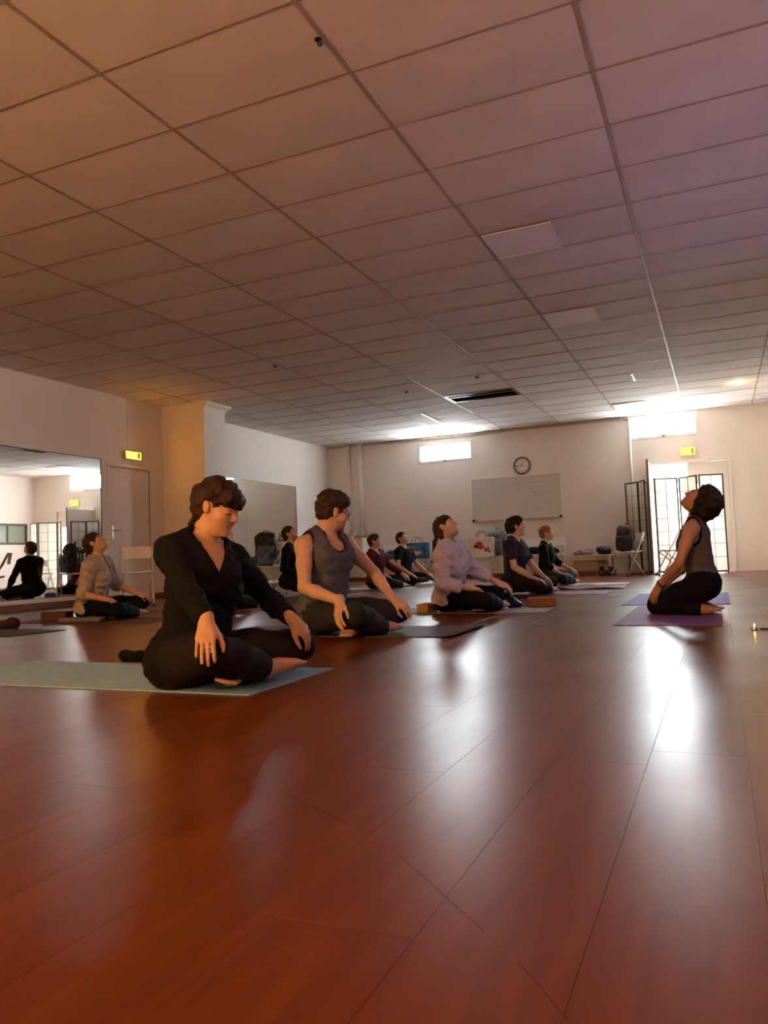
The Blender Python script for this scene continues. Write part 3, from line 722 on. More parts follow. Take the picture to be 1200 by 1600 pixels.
# local axes: x forward, y to the person's left, z up; metres
def skeleton(s):
    k = {}
    sc = s.get('scale', 1.0); sw = s.get('shoulder', .165)
    seat = s.get('seat', 0.0)
    k['pelvis'] = V3(0, 0, .115*sc + seat)
    fw, lt, tw = s.get('lean', (0, 0, 0))           # degrees forward, to the left, twist to the left
    Rt = RY(fw) @ RX(-lt)                            # forward tips z to +x, left tips z to +y
    Rs = Rt @ RZ(tw); Rh = Rt @ RZ(tw*.35)
    k['Rt'] = Rt; k['Rs'] = Rs; k['Rh'] = Rh
    P = k['pelvis']
    k['waist'] = P + Rh @ V3(.0, 0, .15)*sc
    k['chest'] = P + Rs @ V3(.012, 0, .30)*sc
    k['neck'] = P + Rs @ V3(-.012, 0, .475)*sc
    k['shR'] = P + Rs @ V3(-.005, -sw/sc, .415)*sc; k['shL'] = P + Rs @ V3(-.005, sw/sc, .415)*sc
    for side in 'RL':
        k['sh'+side] = k['sh'+side] + Rs @ V3(*s.get('sh'+side+'_off', (0, 0, 0)))
    hy, hp, hr = s.get('head', (0, 0, 0))            # yaw to left, pitch up, roll to left
    Hd = RZ(hy) @ RY(-hp) @ RX(-hr)
    k['Hd'] = Hd
    nb = s.get('neckdir')
    nd = nrm(nb) if nb is not None else nrm(Rs @ V3(.12, 0, 1) + .55*(Hd @ V3(0, 0, 1)))
    k['head'] = k['neck'] + nd*.10*sc + Hd @ V3(.025, 0, .055)*sc
    for side, sg in (('R', -1), ('L', 1)):
        W = V3(*s['wr'+side]); pole = V3(*s.get('pole'+side, (-.3, sg*.6, -.6)))
        k['el'+side], k['wr'+side] = ik(k['sh'+side], W, s.get('ua', .275)*sc, s.get('fa', .25)*sc, pole)
    Z = seat
    k['hipR'] = V3(0, -.088, .105*sc + Z); k['hipL'] = V3(0, .088, .105*sc + Z)
    for n in ('knR', 'knL', 'anR', 'anL', 'toR', 'toL'):
        k[n] = V3(*s[n])
    return k
def to_world(s, p):
    a = math.radians(s['face']); F = V3(math.cos(a), math.sin(a), 0); L = V3(-math.sin(a), math.cos(a), 0)
    return V3(s['at'][0], s['at'][1], 0) + F*p[0] + L*p[1] + V3(0, 0, p[2])
# ================================================================== SMOOTH SOLIDS: distance fields turned into one continuous mesh
class Field:
    def __init__(s, lo, hi, v):
        s.v = v; s.lo = np.array(lo, float) - 2*v; n = np.ceil((np.array(hi, float) + 2*v - s.lo)/v).astype(int) + 1
        s.n = n; s.D = np.full(n, 9.0, np.float32)
        s.ax = [(s.lo[i] + v*np.arange(n[i])).astype(np.float32) for i in range(3)]
    def reg(s, lo, hi, pad):
        a = np.clip(np.floor((np.array(lo) - pad - s.lo)/s.v).astype(int), 0, s.n); b = np.clip(np.ceil((np.array(hi) + pad - s.lo)/s.v).astype(int) + 1, 0, s.n)
        if np.any(b <= a): return None
        sl = tuple(slice(a[i], b[i]) for i in range(3))
        return sl, s.ax[0][sl[0]][:, None, None], s.ax[1][sl[1]][None, :, None], s.ax[2][sl[2]][None, None, :]
    def add(s, p, k=.0, infl=0.0):
        f, lo, hi = p; r = s.reg(lo, hi, k + 3*s.v + max(infl, 0) + .01)
        if r is None: return
        sl, X, Y, Z = r; d = f(X, Y, Z) - infl; A = s.D[sl]
        if k > 0:
            h = np.maximum(k - np.abs(A - d), 0)/k; s.D[sl] = np.minimum(A, d) - h*h*(k*.25)
        else: s.D[sl] = np.minimum(A, d)
    def sub(s, p, k=.0, infl=0.0):
        f, lo, hi = p; r = s.reg(lo, hi, k + 3*s.v + max(infl, 0) + .01)
        if r is None: return
        sl, X, Y, Z = r; d = -(f(X, Y, Z) - infl); A = s.D[sl]
        if k > 0:
            h = np.maximum(k - np.abs(A - d), 0)/k; s.D[sl] = np.maximum(A, d) + h*h*(k*.25)
        else: s.D[sl] = np.maximum(A, d)
    def clip(s, fn):
        """keep only where fn < 0"""
        X, Y, Z = s.ax[0][:, None, None], s.ax[1][None, :, None], s.ax[2][None, None, :]
        s.D = np.maximum(s.D, fn(X, Y, Z).astype(np.float32))
    def warp(s, fn):
        X, Y, Z = s.ax[0][:, None, None], s.ax[1][None, :, None], s.ax[2][None, None, :]
        near = np.abs(s.D) < .05
        s.D = np.where(near, s.D + fn(X, Y, Z).astype(np.float32), s.D)
    def mesh(s):
        D = s.D; S = D < 0
        c = [S[i:S.shape[0]-1+i, j:S.shape[1]-1+j, k:S.shape[2]-1+k] for i in (0, 1) for j in (0, 1) for k in (0, 1)]
        al = c[0].copy(); an = c[0].copy()
        for q in c[1:]: al &= q; an |= q
        act = an & ~al; I = np.argwhere(act)
        if len(I) == 0: return np.zeros((0, 3)), np.zeros((0, 4), int)
        idx = np.full(act.shape, -1, np.int32); idx[act] = np.arange(len(I))
        off = np.array([(i, j, k) for i in (0, 1) for j in (0, 1) for k in (0, 1)])
        val = np.stack([D[I[:, 0]+o[0], I[:, 1]+o[1], I[:, 2]+o[2]] for o in off], 1)
        pos = np.zeros((len(I), 3)); cnt = np.zeros(len(I))
        for a in range(8):
            for b in range(a+1, 8):
                if np.abs(off[a]-off[b]).sum() != 1: continue
                va, vb = val[:, a], val[:, b]; m = (va < 0) != (vb < 0)
                t = va[m]/(va[m]-vb[m]); pos[m] += off[a] + t[:, None]*(off[b]-off[a]); cnt[m] += 1
        V = s.lo + s.v*(I + pos/cnt[:, None])
        Q = []
        for ax in range(3):
            o1, o2 = [(1, 2), (2, 0), (0, 1)][ax]
            sa = [slice(None)]*3; sb = [slice(None)]*3; sa[ax] = slice(0, -1); sb[ax] = slice(1, None)
            A, B = S[tuple(sa)], S[tuple(sb)]
            for d0, flip in ((A & ~B, False), (~A & B, True)):
                E = np.argwhere(d0)
                E = E[(E[:, o1] > 0) & (E[:, o2] > 0) & (E[:, o1] < D.shape[o1]-1) & (E[:, o2] < D.shape[o2]-1)]
                if not len(E): continue
                def g(u, w):
                    F = E.copy(); F[:, o1] -= u; F[:, o2] -= w; return idx[F[:, 0], F[:, 1], F[:, 2]]
                q = np.stack([g(1, 1), g(0, 1), g(0, 0), g(1, 0)], 1)
                Q.append(q[:, ::-1] if flip else q)
        return V, np.concatenate(Q)
def relax(V, Q, it=1, w=.5):
    for _ in range(it):
        acc = np.zeros_like(V); c = np.zeros(len(V))
        for a, b in ((0, 1), (1, 2), (2, 3), (3, 0)):
            np.add.at(acc, Q[:, a], V[Q[:, b]]); np.add.at(acc, Q[:, b], V[Q[:, a]]); np.add.at(c, Q[:, a], 1); np.add.at(c, Q[:, b], 1)
        V = V*(1-w) + w*acc/np.maximum(c, 1)[:, None]
    return V
def field_obj(name, F, mats, parent=None, face_mat=None, it=1, w=.5):
    V, Q = F.mesh(); V = relax(V, Q, it, w)
    me = bpy.data.meshes.new(name); me.vertices.add(len(V)); me.vertices.foreach_set('co', V.astype(np.float32).ravel())
    me.loops.add(len(Q)*4); me.loops.foreach_set('vertex_index', Q.astype(np.int32).ravel())
    me.polygons.add(len(Q)); me.polygons.foreach_set('loop_start', np.arange(0, len(Q)*4, 4, dtype=np.int32)); me.polygons.foreach_set('loop_total', np.full(len(Q), 4, np.int32))
    for m in (mats if isinstance(mats, (list, tuple)) else [mats]): me.materials.append(m)
    if face_mat is not None: me.polygons.foreach_set('material_index', face_mat(V[Q].mean(1)).astype(np.int32))
    me.polygons.foreach_set('use_smooth', np.ones(len(Q), bool)); me.update(calc_edges=True); me.validate()
    return link(bpy.data.objects.new(name, me), parent)
# primitives: (function, box low, box high)
def cone(a, b, ra, rb, cut=False):
    a = np.array(a, float); b = np.array(b, float); ab = b-a; L2 = max(float(ab @ ab), 1e-9); L = math.sqrt(L2); u = ab/L
    def f(X, Y, Z):
        x, y, z = X-a[0], Y-a[1], Z-a[2]; t = np.clip((x*ab[0]+y*ab[1]+z*ab[2])/L2, 0, 1)
        d = np.sqrt((x-t*ab[0])**2 + (y-t*ab[1])**2 + (z-t*ab[2])**2) - (ra + t*(rb-ra))
        if cut: d = np.maximum(d, (X-b[0])*u[0] + (Y-b[1])*u[1] + (Z-b[2])*u[2])
        return d
    r = max(ra, rb); return f, np.minimum(a, b)-r, np.maximum(a, b)+r
def ell(c, r, R=None):
    c = np.array(c, float); r = np.array(r, float) if np.ndim(r) else np.array([r]*3, float)
    Rm = np.eye(3) if R is None else np.asarray(R)
    def f(X, Y, Z):
        x, y, z = X-c[0], Y-c[1], Z-c[2]
        q = [(Rm[0, i]*x + Rm[1, i]*y + Rm[2, i]*z) for i in range(3)]
        k0 = np.sqrt((q[0]/r[0])**2 + (q[1]/r[1])**2 + (q[2]/r[2])**2); k1 = np.sqrt((q[0]/r[0]**2)**2 + (q[1]/r[1]**2)**2 + (q[2]/r[2]**2)**2)
        return k0*(k0-1)/np.maximum(k1, 1e-6)
    e = np.sqrt((Rm**2) @ (r**2)); return f, c-e, c+e
def rbox(c, h, rad, R=None):
    c = np.array(c, float); h = np.array(h, float); Rm = np.eye(3) if R is None else np.asarray(R)
    def f(X, Y, Z):
        x, y, z = X-c[0], Y-c[1], Z-c[2]
        q = [np.abs(Rm[0, i]*x + Rm[1, i]*y + Rm[2, i]*z) - (h[i]-rad) for i in range(3)]
        o = np.sqrt(sum(np.maximum(t, 0)**2 for t in q)); return o + np.minimum(np.maximum(np.maximum(q[0], q[1]), q[2]), 0) - rad
    e = np.abs(Rm) @ h; return f, c-e, c+e
def soft(name, prims, v, material, parent=None, warp=None, floor=None, it=1, subs=()):
    lo = np.min([p[1] for p, _ in prims], 0) - .03; hi = np.max([p[2] for p, _ in prims], 0) + .03
    F = Field(lo, hi, v)
    for p, k in prims: F.add(p, k)
    for p, k in subs: F.sub(p, k)
    if warp: F.warp(warp)
    if floor is not None: F.clip(lambda X, Y, Z: (floor - Z) + 0*X + 0*Y)
    return field_obj(name, F, material, parent, it=it)
# poses: positions in metres in each person's own frame
SPEC = {
 'w1': dict(knR=(0.347, -0.335, 0.177), knL=(0.362, 0.344, 0.122), anR=(0.365, 0.049, 0.064), anL=(0.269, -0.063, 0.05), toR=(0.424, 0.242, 0.062), toL=(0.352, -0.243, 0.064), at=(-2.108, 2.682), face=2.954, lean=(5.901, 9.48, -25.159), head=(-0.997, -18.771, 5.303), scale=1.039, wrR=(0.331, -0.285, 0.295), wrL=(0.384, 0.243, 0.25), shoulder=0.168, seat=0.038, poleR=(-0.093, -0.095, -0.697), poleL=(-0.086, 0.736, -0.393)),
 'm2': dict(knR=(0.392, -0.294, 0.158), knL=(0.389, 0.34, 0.13), anR=(0.399, 0.068, 0.045), anL=(0.274, -0.067, 0.051), toR=(0.432, 0.262, 0.04), toL=(0.309, -0.264, 0.035), at=(-2.474, 4.627), face=-2.907, lean=(5.531, -2.014, -16.52), head=(46.713, -13.606, -3.02), scale=1.087, shoulder=0.196, wrR=(0.322, -0.3, 0.208), wrL=(0.384, 0.271, 0.216), seat=0.023, poleR=(-0.346, -0.371, -0.699), poleL=(0.03, 0.712, -0.321)),
 'lav': dict(knR=(0.376, -0.322, 0.108), knL=(0.385, 0.322, 0.14), anR=(0.401, 0.062, 0.051), anL=(0.27, -0.072, 0.05), toR=(0.431, 0.258, 0.04), toL=(0.31, -0.268, 0.035), at=(-2.228, 6.613), face=2.22, lean=(2.133, -11.743, -4.088), head=(-6.407, 28.808, 8.34), wrR=(0.234, -0.248, 0.213), wrL=(0.348, 0.286, 0.222), seat=0.011, scale=0.993, shoulder=0.168, poleR=(-0.354, -0.505, -0.645), poleL=(-0.3, 0.6, -0.6)),
 'ins': dict(knR=(0.344, -0.1, 0.077), knL=(0.32, 0.064, 0.067), anR=(-0.047, -0.091, 0.045), anL=(-0.055, 0.096, 0.045), toR=(-0.241, -0.079, 0.03), toL=(-0.247, 0.077, 0.03), at=(-0.103, 6.134), face=162.241, lean=(4.534, 2.741, 12.029), head=(-11.634, 49.628, 14.074), wrR=(0.3, -0.17, 0.22), wrL=(0.243, 0.072, 0.179), seat=0.109, scale=0.966, shoulder=0.166, poleR=(-0.3, -0.6, -0.6), poleL=(-0.468, 0.288, -0.619)),
 'lw': dict(knR=(0.369, -0.323, 0.1), knL=(0.368, 0.335, 0.136), anR=(0.401, 0.062, 0.052), anL=(0.272, -0.07, 0.051), toR=(0.431, 0.258, 0.04), toL=(0.309, -0.266, 0.035), at=(-5.819, 5.987), face=20.577, lean=(8.565, -5.39, -2.404), head=(-0.122, 34.735, 2.906), wrR=(0.223, -0.321, 0.211), wrL=(0.333, 0.301, 0.216), seat=0.011, scale=0.997, shoulder=0.166, poleR=(-0.153, -0.104, -0.705), poleL=(-0.3, 0.6, -0.6)),
 'mb4': dict(knR=(0.317, -0.351, 0.12), knL=(0.324, 0.342, 0.126), anR=(0.402, 0.049, 0.054), anL=(0.271, -0.071, 0.05), toR=(0.43, 0.247, 0.04), toL=(0.309, -0.267, 0.035), at=(-5.769, 9.83), face=5.313, lean=(3.698, -3.628, 2.371), head=(0.263, 29.143, 0.266), scale=1.054, shoulder=0.18, wrR=(0.24, -0.27, 0.24), wrL=(0.33, 0.3, 0.22), seat=0.107, poleR=(-0.3, -0.6, -0.6), poleL=(-0.3, 0.6, -0.6)),
 'bu5': dict(knR=(0.343, -0.343, 0.105), knL=(0.33, 0.345, 0.115), anR=(0.402, 0.054, 0.053), anL=(0.271, -0.07, 0.05), toR=(0.43, 0.251, 0.04), toL=(0.309, -0.266, 0.035), at=(-5.213, 11.639), face=1.148, lean=(0.613, -8.881, -8.431), head=(9.578, 8.241, -0.504), scale=1.017, wrR=(0.241, -0.256, 0.168), wrL=(0.33, 0.3, 0.22), seat=0.015, shoulder=0.169, poleR=(-0.361, -0.478, -0.655), poleL=(-0.3, 0.6, -0.6)),
 'ts6': dict(knR=(0.337, -0.342, 0.09), knL=(0.332, 0.344, 0.106), anR=(0.402, 0.054, 0.054), anL=(0.271, -0.07, 0.05), toR=(0.43, 0.252, 0.04), toL=(0.309, -0.267, 0.035), at=(-5.113, 12.632), face=-7.209, lean=(-0.1, -2.006, -6.045), head=(-10.932, 25.311, -0.541), scale=1.034, wrR=(0.262, -0.302, 0.182), wrL=(0.3, 0.264, 0.185), seat=0.047, shoulder=0.168, poleR=(-0.326, -0.545, -0.634), poleL=(-0.305, 0.592, -0.605)),
 'pu8': dict(knR=(0.325, -0.355, 0.117), knL=(0.331, 0.344, 0.124), anR=(0.401, 0.048, 0.054), anL=(0.271, -0.069, 0.05), toR=(0.43, 0.247, 0.04), toL=(0.309, -0.266, 0.035), at=(-2.284, 9.17), face=-6.667, lean=(1.951, 1.462, -1.148), head=(25.633, 5.821, -0.5), scale=1.037, wrR=(0.297, -0.201, 0.19), wrL=(0.33, 0.109, 0.184), seat=0.035, shoulder=0.165, poleR=(-0.317, -0.573, -0.616), poleL=(-0.229, 0.663, -0.554)),
 'bl9': dict(knR=(0.325, -0.354, 0.09), knL=(0.331, 0.344, 0.124), anR=(0.402, 0.05, 0.054), anL=(0.271, -0.069, 0.05), toR=(0.43, 0.248, 0.04), toL=(0.309, -0.266, 0.035), at=(-2.447, 11.693), face=-0.609, lean=(4.995, -4.362, -0.967), head=(4.376, 6.138, 1.492), scale=0.98, wrR=(0.283, -0.213, 0.155), wrL=(0.34, 0.2, 0.22), seat=0.039, shoulder=0.166, poleR=(-0.343, -0.536, -0.631), poleL=(-0.3, 0.6, -0.6)),
 'hi11': dict(knR=(0.325, -0.355, 0.116), knL=(0.332, 0.344, 0.124), anR=(0.401, 0.048, 0.054), anL=(0.271, -0.069, 0.05), toR=(0.43, 0.246, 0.04), toL=(0.309, -0.266, 0.035), at=(-5.202, 7.308), face=2.732, lean=(6.105, 1.225, 0.121), head=(-0.221, 26.445, 0.904), scale=1.056, wrR=(0.24, -0.27, 0.24), wrL=(0.333, 0.287, 0.192), seat=0.008, shoulder=0.165, poleR=(-0.3, -0.6, -0.6), poleL=(-0.304, 0.592, -0.606)),
}
# ================================================================== PEOPLE: one continuous body each, with clothes and hair as children
def finger_chain(W, D, N, T, side_len, bends, r0, r1, fr=(.45, .31, .24)):
    out = []; p = W.copy(); d = D.copy(); ax = np.cross(d, N)
    r = np.linspace(r0, r1, 4)
    for i in range(3):
        d = nrm(rotm(ax, -math.radians(bends[i])) @ d); q = p + d*side_len*fr[i]; out.append((p, q, r[i], r[i+1])); p = q
    return out
def hand_prims(W, D, N, side, curl, sc, fat=1.0, spread=1.0):
    D = nrm(D); N = nrm(N - D*(N @ D)); T = np.cross(N, D)*(1 if side == 'R' else -1)
    P = []; o = np.array([.030, .010, -.010, -.029])*sc; kl = np.array([.088, .092, .087, .078])*sc; fl = np.array([.086, .096, .089, .070])*sc
    P.append((cone(W - D*.02, W + D*.03*sc, .023*sc*fat, .024*sc*fat), .02))
    for i in range(4):
        K = W + D*kl[i] + T*o[i]
        P.append((cone(W + D*.02*sc + T*o[i]*.55, K, .0165*sc*fat, .0118*sc*fat), .012))
    P.append((ell(W + D*.045*sc + T*.022*sc - N*.010*sc, np.array([.034, .019, .016])*sc*fat, np.stack([nrm(D+T*.5), np.cross(N, nrm(D+T*.5)), N], 1)), .014))
    for i in range(4):
        K = W + D*kl[i] + T*o[i]; d = nrm(D + T*o[i]*2.6*spread)
        c = curl if np.ndim(curl) == 1 else curl[i]
        for a, b, ra, rb in finger_chain(K, d, N, T, fl[i], c, (.0092 if i < 3 else .0080)*sc*fat, (.0070 if i < 3 else .0062)*sc*fat):
            P.append((cone(a, b, ra, rb), .0035))
    tb = W + D*.028*sc + T*.026*sc - N*.010*sc; td = nrm(T*.50 + D*.80 - N*.25)
    p = tb
    for L, ra, rb, turn in ((.044, .0135, .0115, 0), (.034, .0112, .0098, 12), (.028, .0098, .0075, 14)):
        td = nrm(rotm(N, math.radians(-turn if side == 'R' else turn)) @ td) if turn else td
        q = p + td*L*sc; P.append((cone(p, q, ra*sc*fat, rb*sc*fat), .007)); p = q
    return P
def head_prims(k, sc, male):
    H = k['Hd']; c = k['head']; w = lambda f, l, z: c + H @ V3(f, l, z)*sc
    P = [(ell(w(-.014, 0, .035), np.array([.096, .076, .085])*sc, H), .0), (ell(w(.030, 0, -.028), np.array([.066, .060, .084])*sc, H), .03),
         (ell(w(.042, 0, -.076), np.array([.044, .046 if male else .041, .032])*sc, H), .025), (ell(w(.079, 0, -.094), np.array([.016, .018 if male else .015, .015])*sc, H), .018),
         (cone(w(.076, -.034, .022), w(.076, .034, .022), .012*sc, .012*sc), .022)]
    for s in (-1, 1):
        P.append((ell(w(.060, s*.038, -.026), np.array([.024, .024, .024])*sc, H), .025))
    S = [(ell(w(.104, s*.033, .002), np.array([.020, .019, .013])*sc, H), .012) for s in (-1, 1)]
    P2 = [(ell(w(.078, s*.032, .001), np.array([.0135, .015, .0115])*sc, H), .004) for s in (-1, 1)]
    P2 += [(cone(w(.090, 0, .014), w(.110, 0, -.024), .0075*sc, .0112*sc), .012), (ell(w(.100, .011, -.029), np.array([.011, .0075, .007])*sc, H), .006), (ell(w(.100, -.011, -.029), np.array([.011, .0075, .007])*sc, H), .006)]
    for z, f, r in ((-.054, .0905, .0062), (-.0655, .0895, .0072)):
        P2.append((cone(w(f-.008, -.021, z), w(f, 0, z), r*.55*sc, r*sc), .005)); P2.append((cone(w(f-.008, .021, z), w(f, 0, z), r*.55*sc, r*sc), .005))
    for s in (-1, 1):
        Re = H @ RX(s*-12) @ RY(-12)
        P2.append((ell(w(-.006, s*.078, -.002), np.array([.019, .0085, .031])*sc, Re), .008))
    S2 = [(ell(w(.0, s*.089, .002), np.array([.010, .006, .015])*sc, H), .006) for s in (-1, 1)]
    return P, S, P2, S2
def make_person(s, skin, hair, top, pants, label, v, name='person', male=False, extra=None):
    k = skeleton(s); sc = s.get('scale', 1.); seat = s.get('seat', 0.)
    root = thing(name, label, 'person', (s['at'][0], s['at'][1], MATTOP), math.radians(s['face']))
    g = 1.0 if male else .92
    Rs, Rh = k['Rs'], k['Rh']; P = k['pelvis']
    A = lambda p, o, R=Rs: p + R @ (V3(*o)*sc)
    kneel = abs(k['knR'][1]) < .2
    torso = [(ell(A(P, (-.012, 0, .01), Rh), np.array([.112, .158, .122])*sc, Rh), .0), (ell(A(k['waist'], (.0, 0, .0), Rh), np.array([(.105 if male else .094) + s.get('belly', 0), .130 + s.get('belly', 0) if not male else .162 + s.get('belly', 0), .145])*sc, Rh), .05),
             (ell(A(k['chest'], (0, 0, .01)), np.array([.106, .142 if not male else .158, .165])*sc, Rs), .05), (ell(A(P, (-.012, 0, .395)), np.array([.080, .150 if not male else .17, .070])*sc, Rs), .05)]
    for q in (-1, 1):
        torso.append((ell(k['hipL' if q > 0 else 'hipR'] + V3(-.040 if not kneel else -.010, q*.015, -.005)*sc, np.array([.100 if not kneel else .088, .088 if not kneel else .082, .100])*sc), .05))
        sh = k['shL' if q > 0 else 'shR']
        torso.append((cone(A(k['neck'], (-.012, q*.025, .012)), sh + Rs @ V3(-.01, -q*.015, .018)*sc, .046*sc, .040*sc), .045))
        if not male: torso.append((ell(A(k['chest'], (.066, q*.062, -.01)), np.array([.050, .056, .056])*sc, Rs), .05))
        else: torso.append((ell(A(k['chest'], (.062, q*.07, .055)), np.array([.036, .07, .055])*sc, Rs), .06))
    neckp = [(cone(A(k['neck'], (.0, 0, -.035)), k['head'] + k['Hd'] @ V3(-.028, 0, -.05)*sc, (.058 if male else .051)*sc, (.054 if male else .047)*sc), .035)]
    pe_ = pants.get('infl', .011)
    lc = [(k['hip'+q], k['kn'+q], .085, .057) for q in 'RL'] + [(k['kn'+q], k['an'+q], .057, .040) for q in 'RL']
    def leg_dist(p):
        best = None
        for a, b, ra, rb in lc:
            ab = b-a; t = min(max(float((p-a) @ ab/(ab @ ab)), 0), 1); v_ = p - (a + ab*t); L = np.linalg.norm(v_); d = L - (ra + (rb-ra)*t)*sc - pe_
            if best is None or d < best[0]: best = (d, v_/max(L, 1e-6))
        return best
    hands = {}
    for sd in 'RL':
        hd = s.get('ha'+sd); q = 1 if sd == 'L' else -1
        if hd is None:
            fa = nrm(k['wr'+sd] - k['el'+sd]); D = nrm(fa*V3(1, 1, .25) + V3(.25, q*.15, -.45)); N = V3(.35, 0, 1); cu = (18, 22, 14)
        else: D, N, cu = V3(*hd[0]), V3(*hd[1]), hd[2]
        D = nrm(D)
        W_ = k['wr'+sd]; cl = s.get('clear', .026)
        for _ in range(6):                     # lay the hand on the trouser surface
            d_, n_ = leg_dist(W_)
            if d_ < cl: W_ = W_ + n_*(cl - d_)
            d_, n_ = leg_dist(W_ + D*.09)
            if d_ < .05: N = nrm(N*.4 + n_)
            if d_ < .020: D = nrm(D + n_*(.020 - d_)/.09)
            d_, n_ = leg_dist(W_ + D*.15)
            if d_ < .010: D = nrm(D + n_*(.010 - d_)/.15*.7)
        k['el'+sd], k['wr'+sd] = ik(k['sh'+sd], W_, s.get('ua', .275)*sc, s.get('fa', .25)*sc, V3(*s.get('pole'+sd, (-.3, q*.6, -.6))))
        hands[sd] = hand_prims(k['wr'+sd], D, N, sd, cu, sc*(.98 if male else .93), 1.0 if v < .0065 else 1.12)
    arms = {}
    for sd in 'RL':
        sh, el, wr = k['sh'+sd], k['el'+sd], k['wr'+sd]; lp = lambda a, b, t: a + (b-a)*t
        q = 1 if sd == 'L' else -1
        arms[sd] = dict(upper=[(ell(sh + V3(0, 0, -.005), np.array([.056, .054, .058])*sc*g), .04), (cone(sh, lp(sh, el, .45), .050*sc*g, .046*sc*g), .03), (cone(lp(sh, el, .45), el, .046*sc*g, .037*sc*g), .02)],
                        fore=[(cone(el, lp(el, wr, .3), .037*sc*g, .040*sc*g), .02), (cone(lp(el, wr, .3), wr, .040*sc*g, .0255*sc*g), .02)], pts=(sh, el, wr))
    legs = {}
    for sd in 'RL':
        hp, kn, an = k['hip'+sd], k['kn'+sd], k['an'+sd]; lp = lambda a, b, t: a + (b-a)*t
        legs[sd] = [(cone(hp, lp(hp, kn, .5), .086*sc, .074*sc), .05), (cone(lp(hp, kn, .5), kn, .074*sc, .055*sc), .04), (cone(kn, lp(kn, an, .35), .056*sc, .057*sc), .03), (cone(lp(kn, an, .35), an, .057*sc, .036*sc), .03)]
    feet = {}
    for sd in 'RL':
        an, to = k['an'+sd], k['to'+sd]; d = nrm(to-an); up = V3(*s.get('sole'+sd, (0, 0, 1) if not kneel else (0, 0, -1)))
        up = nrm(up - d*(up @ d)); w_ = np.cross(d, up)
        q = 1 if sd == 'L' else -1
        F_ = [(ell(an - d*.035*sc - up*.012*sc, np.array([.036, .031, .033])*sc, np.stack([d, w_, up], 1)), .02), (cone(an, an + (to-an)*.55 - up*.004, .035*sc, .029*sc), .02)]
        ball = an + (to-an)*.72
        for j in range(5):
            o = (j-2)*.0165*sc; L = (.0, .006, .008, .004, -.004)[j]*sc if sd == 'R' else (-.004, .004, .008, .006, .0)[j]*sc
            F_.append((cone(an + (to-an)*.35 + w_*o*.5, ball + w_*o - up*.004, .024*sc, .0155*sc), .015))
            F_.append((cone(ball + w_*o - up*.006, ball + w_*o + d*(.047*sc+L) - up*.010, .0120*sc, .0092*sc), .006))
        feet[sd] = F_
    hsc = sc*s.get('hs', .96)
    hp_, hs_, hp2, hs2 = head_prims(k, hsc, male)
    allp = torso + neckp + hp_ + hp2 + [p for sd in 'RL' for p in arms[sd]['upper'] + arms[sd]['fore'] + legs[sd] + hands[sd] + feet[sd]]
    lo = np.min([p[1] for p, _ in allp], 0); hi = np.max([p[2] for p, _ in allp], 0); lo[2] = max(lo[2], 0)
    # ---- body
    F = Field(lo, hi, v)
    for p, kk in torso: F.add(p, kk)
    for sd in 'RL':
        for p, kk in legs[sd]: F.add(p, kk)
        for p, kk in feet[sd]: F.add(p, kk)
    G = Field(lo, hi, v)
    for p, kk in hp_: G.add(p, kk)
    for p, kk in hs_: G.sub(p, kk)
    for p, kk in hp2: G.add(p, kk)
    for p, kk in hs2: G.sub(p, kk)
    h_ = np.maximum(.012 - np.abs(F.D - G.D), 0)/.012; F.D = np.minimum(F.D, G.D) - h_*h_*.003; del G
    for p, kk in neckp: F.add(p, kk)
    for sd in 'RL':
        for p, kk in arms[sd]['upper'] + arms[sd]['fore']: F.add(p, kk if p is not arms[sd]['fore'][1][0] else .012)
        for p, kk in hands[sd]: F.add(p, kk)
    F.clip(lambda X, Y, Z: (.001 - Z) + 0*X + 0*Y)
    H, hc = k['Hd'], k['head']
    def skin_zone(c):
        q = (c - hc) @ H / hsc; f, l, z = q[:, 0], np.abs(q[:, 1]), q[:, 2]
        mi = np.zeros(len(c), int)
        face = (f > .055) & (np.linalg.norm(q, axis=1) < .14)
        mi[face & (((z + .060)**2/.0115**2 + l**2/.024**2) < 1) & (f > .080)] = 1
        arch = .027 - .12*np.maximum(l-.034, 0) + .05*(l-.034)
        mi[face & (np.abs(z - arch) < .0042) & (l > .014) & (l < .050)] = 2
        mi[face & (np.abs(z + .0045 + 3.0*(l-.032)**2*4) < .0026) & (l > .018) & (l < .047) & (f > .068)] = 2
        if s.get('stubble'): mi[(mi == 0) & (z < -.045) & (f > .02) & (np.linalg.norm(q, axis=1) < .15) & (z > -.115)] = 3
        return mi
    field_obj('body', F, [skin, mat('lips', (.43, .20, .14), .45, .4), mat('brow_dark', (.045, .022, .014), .8, .1), mat('stubble_skin', (.43, .26, .185), .6)], root, skin_zone, 1, .25)
    # ---- trousers
    pv = max(v*1.15, .006)
    F = Field(lo - V3(.03, .03, 0), hi + .03, pv); pe = pants.get('infl', .011)
    F.add(torso[0][0], 0, pe)
    for q in (-1, 1): F.add(ell(k['hipL' if q > 0 else 'hipR'] + V3(-.040 if not kneel else -.010, q*.015, -.005)*sc, np.array([.100 if not kneel else .088, .088 if not kneel else .082, .100])*sc), .05, pe)
    for sd in 'RL':
        kn, an = k['kn'+sd], k['an'+sd]
        for p, kk in legs[sd][:3]: F.add(p, kk, pe)
        m_ = kn + (an-kn)*.35; e_ = kn + (an-kn)*pants.get('hem', .93)
        F.add(cone(m_, e_, .058*sc, .046*sc, True), .03, pe)
    wz = P[2] + pants.get('waist', .14)*sc
    F.clip(lambda X, Y, Z: np.maximum(Z - wz, .0005 - Z) + 0*X + 0*Y)
    fa_ = pants.get('fold', .0022)
